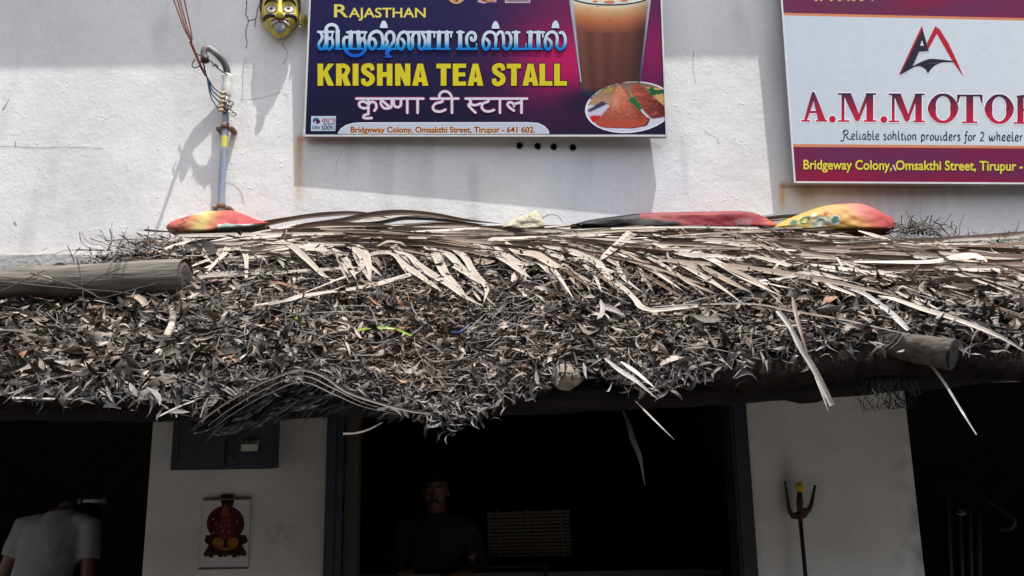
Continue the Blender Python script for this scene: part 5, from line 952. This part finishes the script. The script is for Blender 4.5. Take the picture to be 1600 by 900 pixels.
# folded banner cloth, foam, hose
m_flex = mat('folded_flex', vc=True, rough=.55, spec=.18, var=.08, scale=12, bump=.25, bscale=14)
def lump(name, label, cat, outline, Y, depth, colf, m, grp=None, rough=.12, seed=0):
    ol = smooth_line(outline+[outline[0]], 6)[:-1]; n = len(ol); cu = sum(p[0] for p in ol)/n; cv = sum(p[1] for p in ol)/n; vt_ = min(p[1] for p in ol); vb_ = max(p[1] for p in ol); g = MB(); vv, ff, cc = [], [], []; R_ = 26
    for j in range(R_+1):
        r = j/R_
        for p in ol:
            u = cu+(p[0]-cu)*r; v = cv+(p[1]-cv)*r; d = depth*(.45+.75*min(1, max(0, (v-vt_)/(vb_-vt_))))*math.sqrt(max(0, 1-r**5))*(1+rough*3*nz(u*.022, v*.05, seed)+rough*.9*nz(u*.05+v*.06, v*.08-u*.04, seed+3)+rough*.5*abs(nz(u*.04-v*.09, u*.02, seed+6))); vv.append(P(u, v, Y-d)); kk_ = lin(colf(u, v)); gm = sum(kk_)/3; cc.append(tuple(.56*(.86*q+.18*gm) for q in kk_))
    for j in range(R_):
        for k in range(n): ff.append((j*n+k, j*n+(k+1) % n, (j+1)*n+(k+1) % n, (j+1)*n+k))
    b0 = len(vv)
    for p in ol: q = P(p[0], p[1], Y); vv.append(q+np.array([0, .05, -.01])); cc.append(lin(colf(*p)))
    for k in range(n): ff.append((R_*n+k, R_*n+(k+1) % n, b0+(k+1) % n, b0+k))
    ff.append(tuple(b0+n-1-k for k in range(n))); g.add(vv, ff, cc); o = g.build(name, m, None, True); return tag(o, label, cat, grp)
def c_left(u, v):
    x = u+(v-345)*.5; c = mixc((214, 84, 70), (222, 120, 84), (x-262)/36)
    if x > 292: c = mixc((222, 120, 84), (236, 214, 110), (x-292)/22)
    if x > 318: c = mixc((236, 214, 110), (226, 96, 84), (x-318)/26)
    if x > 352: c = mixc((226, 96, 84), (206, 50, 66), (x-352)/30)
    if abs(x-(287+4*math.sin(v*.8))) < 2.2 and v > 336: c = mixc(c, (96, 70, 70), .7)
    if v > 350 and u > 340: c = (222, 226, 214)
    if math.hypot((u-356)/13, (v-356)/7) < 1: c = (160, 206, 196)
    if math.hypot((u-356)/9, (v-357)/4.5) < 1: c = (206, 224, 206)
    if v < 336 and 296 < x < 312: c = mixc(c, (232, 236, 220), .6)
    return c
lump('banner_cloth', 'red and yellow folded banner cloth at the foot of the grey pipe', 'cloth', kp(1, [(655,218),(668,190),(720,160),(800,135),(900,105),(1000,93),(1140,90),(1230,118),(1310,152),(1400,182),(1290,215),(1080,235),(1000,250),(840,256),(720,244)]), 3.37, .05, c_left, m_flex, 'folded banner cloths on the ridge', seed=1)
def c_right(u, v):
    c = mixc((226, 190, 60), (228, 166, 56), (u-1230)/90+.4*nz(u*.05, v*.1, 2)); k = max(0, min(1, (u-1318-(v-330)*.9)/30)); c = mixc(c, (224, 116, 104), k if v < 345 else k*.5)
    if u > 1352: c = mixc(c, (200, 58, 56), (u-1352)/30)
    for (a, b_, ra, rb, col) in ((1258, 344, 9, 6, (40, 110, 80)), (1258, 345, 5, 3, (226, 206, 60)), (1281, 348, 13, 9, (220, 226, 216)), (1281, 349, 10, 7, (40, 106, 92)), (1281, 350, 6, 5, (226, 220, 190)), (1304, 344, 9.5, 8, (226, 232, 224)), (1305, 343.5, 7, 5.5, (52, 124, 118)), (1240, 348, 6, 5, (50, 120, 80)), (1290, 334, 4, 3, (200, 90, 60)), (1272, 336, 4, 3, (226, 232, 224))):
        t_ = .5; du, dv = u-a, v-b_; du, dv = du*.87-dv*.5, du*.5+dv*.87
        if (du/ra)**2+(dv/rb)**2 < 1: c = col
    if abs(u-1292-(v-330)*1.4) < 1.2: c = mixc(c, (150, 96, 30), .5)
    return c
lump('banner_cloth', 'yellow and red folded banner cloth with green rings below the motor sign', 'cloth', [(1206, 356), (1222, 346), (1246, 336), (1270, 327), (1292, 321), (1318, 318.5), (1342, 318), (1362, 324), (1384, 335), (1396, 343), (1398, 357), (1370, 361), (1320, 361), (1260, 361)], 3.37, .06, c_right, m_flex, 'folded banner cloths on the ridge', seed=4)
def c_mid(u, v):
    c = mixc((176, 28, 48), (150, 20, 40), .5+nz(u*.03, v*.2, 1))
    if u < 1062: c = mixc((26, 22, 28), c, max(0, min(1, (v*-1+341+(u-985)*.10)/3)))
    if u < 1000: c = (30, 26, 30)
    if 1150 < u < 1172 and v > 342 and int((u-1150)/4.5) % 2 == 0: c = (160, 120, 124)
    if u > 1188: c = mixc(c, (206, 96, 50), (u-1188)/12)
    return c
lump('banner_cloth', 'dark red and black folded banner cloth along the ridge under the wall gap', 'cloth', [(892, 351), (925, 343), (965, 337.5), (1000, 333.5), (1050, 331.5), (1110, 330.5), (1160, 330), (1185, 335), (1206, 346), (1214, 354), (1150, 357), (1050, 357), (960, 357)], 3.37, .03, c_mid, m_flex, 'folded banner cloths on the ridge', seed=7)
g = MB(); g.tube(smooth_line([P(1170, 345, 3.40), P(1200, 340, 3.40), P(1232, 336.5, 3.40), P(1262, 336, 3.41)], 5), .0115, 12); o = g.build('hose', mat('black_rubber', (.05, .05, .052), .5, var=.2), None, True); tag(o, 'black hose between the dark red cloth and the yellow cloth', 'hose')
lump('foam_block', 'broken cream foam block on the ridge below the tea sign', 'foam block', [(784, 356), (798, 344), (820, 336), (835, 329), (839, 330), (847, 341), (849, 356), (815, 360)], 3.37, .05, lambda u, v: mixc((226, 218, 186), (206, 196, 160), .5+nz(u*.2, v*.2, 1)), mat('crumbly_foam', vc=True, rough=.9, var=.15, scale=60, bump=.6, bscale=90), rough=.2)
g = MB(); g.tube(smooth_line([P(845, 350, 3.40), P(849, 340, 3.39), (P(860, 335.5, 3.38)), P(872, 338, 3.38), P(880, 348, 3.39)], 5), .0016, 6); o = g.build('wire_loop', mat('dark_tie_wire'), None, True); tag(o, 'thin dark wire loop arching right of the foam block', 'wire')

# ------------------------------------------------------------------ things on the pillars
mb = thing('meter_box', P(350, 735, WALL), 'dark blue steel meter box on the left pillar under the eave', 'meter box')
m_box = mat('meter_box_paint', (.026, .034, .047), .45, var=.3, scale=16, bump=.1)
a, b_ = P(266, 735, WALL-.14), P(427, 560, WALL-.14)
g = MB(); g.box((a[0], WALL-.14, a[2]), (b_[0], WALL+.001, b_[2])); g.build('case', m_box, mb)
for (u0, u1) in ((272, 352), (358, 421)):
    g = MB(); x0, x1 = P(u0, 700, WALL-.145)[0], P(u1, 700, WALL-.145)[0]; z0 = P(300, 727, WALL-.15)[2]
    g.box((x0, WALL-.151, z0), (x1, WALL-.1405, b_[2]-.02)); d = g.build('door', m_box, mb)
    g = MB(); g.box((x0+.012, WALL-.156, z0+.02), (x0+.02, WALL-.1515, b_[2]-.05)); g.build('rib', m_box, d)
g = MB(); a2, b2 = P(378, 705, WALL-.155), P(404, 688, WALL-.155); g.box((a2[0], WALL-.168, a2[2]), (b2[0], WALL-.152, b2[2])); br = g.build('breaker', mat('white_bakelite', (.42, .41, .40), .5, var=.2), mb)
for i in range(4): x = a2[0]+(b2[0]-a2[0])*(i+.5)/4; g = MB(); g.box((x-.006, WALL-.178, b2[2]-.016), (x+.006, WALL-.1685, b2[2]-.002)); g.build('switch', mat('black_rubber'), br)
g = MB(); p = P(405, 663, WALL-.153); g.box((p[0]-.022, WALL-.157, p[2]-.008), (p[0]+.022, WALL-.1515, p[2]+.008)); g.build('label_plate', mat('worn_plate', (.16, .16, .17), .5, var=.3), mb)
g = MB(); p = P(317, 665, WALL-.153); g.box((p[0]-.045, WALL-.158, p[2]-.03), (p[0]+.045, WALL-.1515, p[2]+.05)); g.build('glass_window', mat('dark_glass', (.01, .01, .012), .15, spec=.5), mb)
# calendar print with a seated deity in a red arch
plc = Plane((311, 888, WALL-.006), (386, 888, WALL-.006), (319, 780, WALL-.012))
cal = thing('wall_calendar', plc.at(349, 888), 'white calendar print of a dark red seated deity on the left pillar', 'calendar')
g = MB(); q = [plc.at(*p, 0) for p in ((319, 780), (391, 779), (387, 888), (311, 889))]; g.add(q+[p-plc.n*.002 for p in q], [(3, 2, 1, 0), (4, 5, 6, 7), (0, 1, 5, 4), (1, 2, 6, 5), (2, 3, 7, 6), (3, 0, 4, 7)]); g.build('paper', mat('calendar_paper', (.43, .415, .42), .6, var=.08), cal)
A = Art(plc, .0006); A.k = .5; dr = (88, 26, 30); dk = (52, 22, 24)
A.poly([(346, 773), (364, 772), (366, 784), (362, 795), (349, 795), (345, 784)], (40, 20, 22)); A.ell(352.5, 818, 29.5, 28, dr, 40); A.poly([(348, 786), (362, 786), (367, 800), (343, 800)], (78, 30, 44)); A.ell(352.5, 820, 24, 23, (74, 20, 26), 36)
for i in range(30): t_ = 2*math.pi*i/30; A.ell(352.5+27*math.cos(t_), 818+26*math.sin(t_), 1.3, 1.3, (124, 66, 40), 6)
A.poly([(322, 836), (384, 836), (388, 846), (378, 852), (384, 862), (372, 866), (332, 866), (320, 862), (326, 852), (319, 846)], dk); A.ell(352.5, 812, 9, 10, (120, 44, 42), 20); A.poly([(344, 806), (361, 806), (357, 795), (352.5, 788), (348, 795)], (140, 84, 40))
A.ribbon([(352, 815), (350, 826), (355, 836), (362, 834)], [6, 5, 4, 3], (128, 52, 50), 5); A.ell(341, 826, 6, 9, (110, 36, 36), 16); A.ell(364, 826, 6, 9, (110, 36, 36), 16); A.ell(352.5, 834, 12, 9, (116, 40, 40), 20)
A.ell(341, 848, 9, 8, (170, 116, 30), 18, .3); A.ell(364, 847, 9, 7, (166, 110, 34), 18, -.3); A.ribbon([(336, 852), (352, 858), (370, 852)], 5, (150, 96, 32), 5)
for i in range(9): A.ell(322+i*7.4, 866+2*math.sin(i*2.3), 4.2, 4, (58, 24, 26) if i % 2 else (74, 44, 36), 9)
for (u, v) in ((333, 811), (337, 818), (345, 822), (357, 822), (348, 830), (358, 832), (334, 832), (370, 815)): A.ell(u, v, 1.5, 2, (170, 130, 110), 8)
A.build('printed_deity', cal, m_print)
g = MB(); g.tube([plc.at(318, 780.5, .004), plc.at(392, 778.8, .004)], .005, 10); g.build('hanging_rod', mat('dark_twig'), cal)
g = MB(); g.tube([plc.at(310.5, 888.5, .003), plc.at(387.5, 887.5, .003)], .0035, 8); g.build('bottom_rod', mat('dark_twig'), cal)
td = thing('trident', (P(1253, 900, WALL-.05)[0], WALL-.05, 0), 'iron trident smeared with red powder standing against the right pillar', 'trident')
m_iron = mat('black_iron', (.03, .024, .022), .55, var=.4, scale=40, metal=.3)
YT = WALL-.05; p1 = P(1250.5, 812, YT); g = MB(); g.tube([p1, (p1[0]+.012, YT, 0)], .0085, 10); g.build('shaft', m_iron, td, True)
g = MB(); g.tube([P(1250.5, 815, YT), P(1250, 803, YT), P(1249.6, 785, YT), P(1249.3, 768, YT)], [.010, .010, .014, .010], 12); g.build('prong', m_iron, td, True)
for s, pts_ in ((-1, [(1249, 808), (1240, 806), (1234.5, 799), (1231.5, 785), (1229, 769), (1226.3, 752)]), (1, [(1251, 806), (1261, 800), (1267, 790), (1270, 777), (1273.5, 758)])):
    g = MB(); g.tube(smooth_line([P(p[0], p[1], YT) for p in pts_], 5), [.005+.006*math.sin(math.pi*min(1, .15+i/26))*(1-i/30) for i in range((len(pts_)-1)*5+1)], 10); g.build('prong', m_iron, td, True)
g = MB(); g.ball(P(1250, 805, YT), (.032, .014, .016), 14, 8); g.ball(P(1240, 806, YT), (.016, .012, .013), 10, 7); g.build('crosspiece', m_iron, td, True)
g = MB(); g.ball(P(1253, 803, YT-.014), (.011, .005, .012), 10, 7); g.ball(P(1259, 797, YT-.01), (.012, .006, .011), 10, 7); g.ball(P(1250, 810, YT-.012), (.012, .006, .012), 10, 7); g.build('red_powder', mat('vermilion_powder', (.09, .02, .02), .9, var=.4, scale=80), td, True)
g = MB(); g.ball(P(1249.5, 761.5, YT), (.0205, .0195, .0215), 18, 12); o = g.build('lemon', mat('lemon_skin', (.55, .36, .03), .45, var=.2, scale=40, bump=.3, bscale=160), None, True); tag(o, 'yellow lemon stuck on the middle prong of the trident', 'lemon')

# ------------------------------------------------------------------ people
def remesh(g, name, m, root, vox=.011, sm_=4, crease=0):
    me = bpy.data.meshes.new('tmp'); me.from_pydata(g.v, [], g.f); ob = bpy.data.objects.new('tmp', me); COL.objects.link(ob)
    r = ob.modifiers.new('r', 'REMESH'); r.mode = 'VOXEL'; r.voxel_size = vox; s = ob.modifiers.new('s', 'SMOOTH'); s.iterations = sm_; s.factor = .5
    dg = bpy.context.evaluated_depsgraph_get(); dg.update(); me2 = bpy.data.meshes.new_from_object(ob.evaluated_get(dg)); bpy.data.objects.remove(ob); bpy.data.meshes.remove(me)
    
    if crease:
        for v_ in me2.vertices: c = v_.co; q_ = nz(c.x*7+c.z*3, c.y*7, c.z*4.5-c.x*5)+.6*nz(c.x*15-c.z*9, c.y*12, c.z*11+c.x*6); v_.co = c+v_.normal*crease*q_
    o0 = ROOTS[root.name]; me2.transform(Matrix.Translation(-Vector(o0))); me2.materials.clear(); me2.materials.append(m); me2.polygons.foreach_set('use_smooth', np.ones(len(me2.polygons), bool))
    me2.name = name; o = bpy.data.objects.new(name, me2); COL.objects.link(o); o.parent = root; ROOTS[o.name] = o0; return o
m_skin = mat('brown_skin', (.16, .085, .055), .5, var=.12, scale=20, spec=.4); m_hair = mat('black_hair', (.012, .011, .011), .5, var=.3, scale=90)
def person(label, X, Y, face, hz, headpitch, lean, hands, shirt, trousers, sleeve=.55):
    # face: +1 looks away from the street, -1 looks at it; hz: height of the head centre
    root = thing('person', (X, Y, .02), label, 'person'); s = hz/1.56; W_ = lambda x, y, z: np.array([X+x*s, Y+face*y*s, .02+z*s])
    lz = lambda z: lean*max(0, z-.92)             # forward lean of the trunk
    B = MB(); sp = [(.92, .155, .11), (1.02, .142, .10), (1.14, .150, .105), (1.27, .168, .11), (1.37, .165, .095), (1.42, .10, .075)]
    def trunk(M, gr, zs=None):
        for i in range(len(sp)-1):
            for t_ in np.linspace(0, 1, 5):
                z, rx, ry = [sp[i][q_]+(sp[i+1][q_]-sp[i][q_])*t_ for q_ in range(3)]
                if zs and z > zs: continue
                M.ball(W_(0, lz(z), z), ((rx+gr)*s, (ry+gr)*s, .055*s), 18, 8)
    trunk(B, 0)
    bow = max(0, headpitch-.6)/.55; hc = W_(0, lz(1.5)+.04+.03*math.sin(headpitch)+.13*bow, 1.575-.20*bow); Rm = np.array(Matrix.Rotation(-headpitch*face, 3, 'X')); H = lambda x, y, z: hc+Rm@np.array([x*s, face*y*s, z*s])
    B.tube([W_(0, lz(1.38), 1.38), W_(0, lz(1.46)+.012, 1.47-.03*max(0, headpitch-.6)), hc], [.062*s, .056*s, .056*s], 14)
    B.ball(hc+Rm@np.array([0, 0, .025*s]), (.074*s, .093*s, .088*s), 20, 14, None, Rm); B.ball(H(0, .018, -.045), (.058*s, .068*s, .072*s), 18, 12, None, Rm); B.ball(H(0, .05, -.095), (.032*s, .028*s, .022*s), 12, 8)
    B.tube([H(0, .088, .012), H(0, .102, -.018), H(0, .108, -.032), H(0, .094, -.042)], [.008*s, .011*s, .0145*s, .009*s], 10)
    for q_ in (-1, 1):
        B.ball(H(q_*.075, -.004, -.012), (.010*s, .019*s, .031*s), 10, 8); B.ball(H(q_*.033, .078, .022), (.026*s, .012*s, .008*s), 10, 6); B.ball(H(q_*.040, .062, -.03), (.022*s, .018*s, .018*s), 10, 6); B.ball(H(q_*.016, .097, -.038), (.007*s,)*3, 8, 6)
    B.ball(H(0, .084, -.067), (.024*s, .011*s, .006*s), 10, 6); B.ball(H(0, .080, -.078), (.020*s, .011*s, .007*s), 10, 6)
    S_ = MB(); trunk(S_, .012)
    for q_, hnd in zip((-1, 1), hands):
        sh = W_(q_*.185, lz(1.36), 1.365); el = W_(*hnd[0]); wr = W_(*hnd[1]); ex = (wr-el)/np.linalg.norm(wr-el)
        B.tube([W_(q_*.10, lz(1.37), 1.375), sh, sh+(el-sh)*.35, el, el+(wr-el)*.3, wr], [.06*s, .054*s, .047*s, .037*s, .040*s, .026*s], 14)
        side = np.cross(ex, [0, 0, 1]); side /= np.linalg.norm(side); up_ = np.cross(side, ex); palm = wr+ex*.05*s
        B.ball(palm, (.036*s, .036*s, .022*s), 12, 8)
        for fi, (off, ln) in enumerate(((-.028, .062), (-.0095, .074), (.0095, .070), (.028, .054))):
            a_ = palm+ex*.025*s+side*off*s; b2_ = a_+ex*ln*.55*s-up_*.012*s; c3 = b2_+ex*ln*.3*s-up_*.026*s; B.tube([a_, b2_, c3], [.0095*s, .0088*s, .0072*s], 8)
        B.tube([palm-side*.026*s*q_, palm-side*.052*s*q_+ex*.022*s-up_*.01*s, palm-side*.050*s*q_+ex*.052*s-up_*.022*s], [.012*s, .0105*s, .008*s], 8)
        S_.tube([W_(q_*.10, lz(1.37), 1.38), sh+np.array([0, 0, .008*s]), sh+(el-sh)*.35, sh+(el-sh)*sleeve], [.066*s, .066*s, .064*s, .062*s], 14)
    TR = MB()
    for q_ in (-1, 1):
        L_ = [W_(q_*.085, 0, .92), W_(q_*.095, .012, .70), W_(q_*.10, .015, .48), W_(q_*.105, -.015, .25), W_(q_*.11, -.03, .07)]
        B.tube(L_, [.092*s, .080*s, .055*s, .052*s, .036*s], 14); B.tube([W_(q_*.11, -.055, .035), W_(q_*.115, .06, .03), W_(q_*.125, .155, .02)], [.036*s, .040*s, .022*s], 12); TR.tube(L_[:5], [.105*s, .094*s, .076*s, .072*s, .066*s], 14)
    TR.ball(W_(0, 0, .94), (.168*s, .122*s, .10*s), 18, 10)
    remesh(B, 'body', m_skin, root, .0075*s, 3); remesh(S_, 'shirt', shirt, root, .010, 5, .011); remesh(TR, 'trousers', trousers, root, .014, 4)
    g = MB(); n, m2 = 30, 12; vv, ff = [], []
    for j in range(m2+1):
        ph = math.pi*.62*j/m2
        for k in range(n):
            th = 2*math.pi*k/n; cut = 1.12 if math.sin(th) < .25 else .66; f2 = ph*cut; r_ = 1+.03*nz(math.cos(th)*4, math.sin(th)*4, j*.6)
            vv.append(hc+Rm@(np.array([.081*math.sin(f2)*math.cos(th), face*.100*math.sin(f2)*math.sin(th)-face*.004, .026+.098*math.cos(f2)])*s*r_))
    for j in range(m2):
        for k in range(n): ff.append((j*n+k, j*n+(k+1) % n, (j+1)*n+(k+1) % n, (j+1)*n+k))
    g.add(vv, ff); g.build('hair', m_hair, root, True); return root, H, s
m_tee = mat('grey_marl_cotton', (.29, .285, .285), .9, var=.16, scale=14, bump=.5, bscale=22, spec=.1); m_drk = mat('dark_cotton', (.02, .021, .026), .9, var=.3, scale=20); m_jean = mat('dark_trousers', (.03, .035, .05), .9, var=.3)
pz = P(72, 788, 4.0); person('person in a grey T-shirt seen from behind at the left doorway, head bowed', pz[0]-.07, 4.05, 1, 1.41, 1.15, .52, [((-.26, .16, 1.08), (-.20, .40, 1.02)), ((.25, .12, 1.05), (.16, .36, 1.0))], m_tee, m_jean)
pz = P(681, 768, 4.3); r, H, s = person('person with a moustache and dark shirt facing out from the dark middle doorway', pz[0], 4.36, -1, pz[2]-.03, 0, .05, [((-.27, .05, 1.10), (-.16, .30, 1.16)), ((.27, .02, 1.10), (.10, .26, 1.12))], m_drk, m_jean, .8)
m_eye = mat('eye_white', (.25, .24, .22), .3)
for q_ in (-1, 1):
    g = MB(); g.ball(H(q_*.032, .076, .004), (.0135*s, .010*s, .0075*s), 12, 8); e = g.build('eye', m_eye, r, True); g = MB(); g.ball(H(q_*.032, .085, .004), (.0058*s, .003*s, .0058*s), 10, 6); g.build('pupil', m_hair, e, True)
    g = MB(); g.tube([H(q_*.012, .092, .024), H(q_*.032, .091, .030), H(q_*.056, .074, .022)], [.0035*s, .0045*s, .002*s], 8); g.build('eyebrow', m_hair, r, True)
g = MB(); g.tube([H(-.040, .080, -.068), H(-.018, .097, -.056), H(0, .100, -.053), H(.018, .097, -.056), H(.040, .080, -.068)], [.002*s, .006*s, .0055*s, .006*s, .002*s], 8); g.build('moustache', m_hair, r, True)

# ------------------------------------------------------------------ dim things inside the shops
m_met = mat('dull_steel', (.018, .018, .018), .6, var=.4, metal=.2)
m_cane = mat('split_cane', (.10, .088, .07), .8, var=.45, scale=14, stretch=(1, 1, 12), bump=.3)
YC = 4.25
ct = thing('tea_counter', P(800, 890, YC), 'dark counter with a steel rail inside the middle doorway', 'counter')
a, b_ = P(560, 893, YC), P(1120, 893, YC); zt = P(800, 893, YC)[2]
g = MB(); g.box((a[0], YC, .02), (b_[0], YC+.55, zt-.03)); g.build('base', m_dark, ct); g = MB(); g.box((a[0]-.02, YC-.03, zt-.03), (b_[0]+.02, YC+.58, zt)); g.build('top', mat('dark_stone', (.05, .05, .05), .4, var=.3), ct)
g = MB(); g.tube([P(715, 886, YC-.05), P(852, 884, YC-.05)], .010, 10); g.build('rail', m_met, ct, True); g = MB(); p = P(852, 868, YC-.05); g.tube([p, (p[0], p[1], zt-.25)], .008, 10); g.ball(P(852, 885, YC-.05), .017, 12, 8); g.build('rail_post', m_met, ct, True)
cr_ = thing('cane_crate', P(826, 872, YC+.12), 'slatted cane crate with three upright battens on the counter', 'crate'); Yc = YC+.12
c4 = [(761, 800), (890, 796), (893, 869), (763, 871)]; qf = quad(c4)
for i in range(13):
    y0 = i/13+.012; y1 = (i+1)/13-.012+.01*random.random(); g = MB(); q = [P(*qf(0, y0), Yc), P(*qf(1, y0), Yc), P(*qf(1, y1), Yc), P(*qf(0, y1), Yc)]; bq = [p+np.array([0, .30, 0]) for p in q]
    g.add(q+bq, [(3, 2, 1, 0), (4, 5, 6, 7), (0, 1, 5, 4), (1, 2, 6, 5), (2, 3, 7, 6), (3, 0, 4, 7)]); g.build('slat', m_cane, cr_)
for x in (.12, .48, .88):
    g = MB(); q = [P(*qf(x-.012, -.03), Yc-.003), P(*qf(x+.012, -.03), Yc-.003), P(*qf(x+.045, 1.02), Yc-.003), P(*qf(x+.021, 1.02), Yc-.003)]; bq = [p-np.array([0, .015, 0]) for p in q]; g.add(bq+q, [(3, 2, 1, 0), (4, 5, 6, 7), (0, 1, 5, 4), (1, 2, 6, 5), (2, 3, 7, 6), (3, 0, 4, 7)]); g.build('batten', m_cane, cr_)
bt = thing('bottle', P(737, 889, YC+.06), 'slim bottle with a red cap on the counter beside the cane crate', 'bottle'); p = P(737, 890, YC+.06); k_ = mpx(p)
g = MB(); g.tube([p, p+np.array([0, 0, 30*k_]), p+np.array([0, 0, 40*k_]), p+np.array([0, 0, 52*k_])], [12*k_, 12*k_, 5*k_, 4.5*k_], 16); g.build('glass', mat('brown_glass', (.05, .03, .02), .15, spec=.5), bt, True)
g = MB(); g.tube([p+np.array([0, 0, 52*k_]), p+np.array([0, 0, 64*k_])], 8*k_, 14); g.build('cap', mat('red_cap', (.22, .03, .025), .5), bt, True)
tl = thing('tube_light', P(146, 784, 4.7), 'unlit white tube light on the wall of the left shop', 'light fitting'); g = MB(); g.tube([P(129, 783.5, 4.7), P(163, 782.5, 4.7)], .013, 12); g.build('tube', mat('white_tube', (.75, .75, .75), .3), tl, True)
for u in (127, 165): g = MB(); g.ball(P(u, 783, 4.7), (.02, .02, .022), 12, 8); g.build('end_cap', mat('worn_plate'), tl, True)
pb = [(1478, 772, 1486, 'leftmost'), (1497, 800, 1503, 'second'), (1512, 790, 1517, 'third'), (1527, 806, 1530, 'rightmost')]
for u, v, u2, w_ in pb:
    g = MB(); a = P(u, v, 4.35); b_ = P(u2, 930, 4.30); d = (b_-a); b_ = a+d*((.02-a[2])/d[2]); g.tube([a, b_], .016, 12); o = g.build('leaning_pipe', m_met, None, True); tag(o, w_+' of four dull pipes leaning in the dark right doorway', 'pipe', 'pipes leaning in the right shop')
g = MB(); g.tube(smooth_line([P(1525, 772, 4.3), P(1552, 790, 4.25), P(1583, 812, 4.2), P(1578, 826, 4.18), P(1560, 828, 4.2)], 5), .011, 10); o = g.build('handlebar', m_met, None, True); tag(o, 'bent steel handlebar sticking out in the dark right doorway', 'handlebar')
lump('plastic_cup', 'small pale cup lying on top of the leaning pipes', 'cup', [(1491, 803), (1497, 796), (1508, 797), (1512, 804), (1500, 807)], 4.36, .03, lambda u, v: (110, 110, 112), mat('shiny_plastic'))
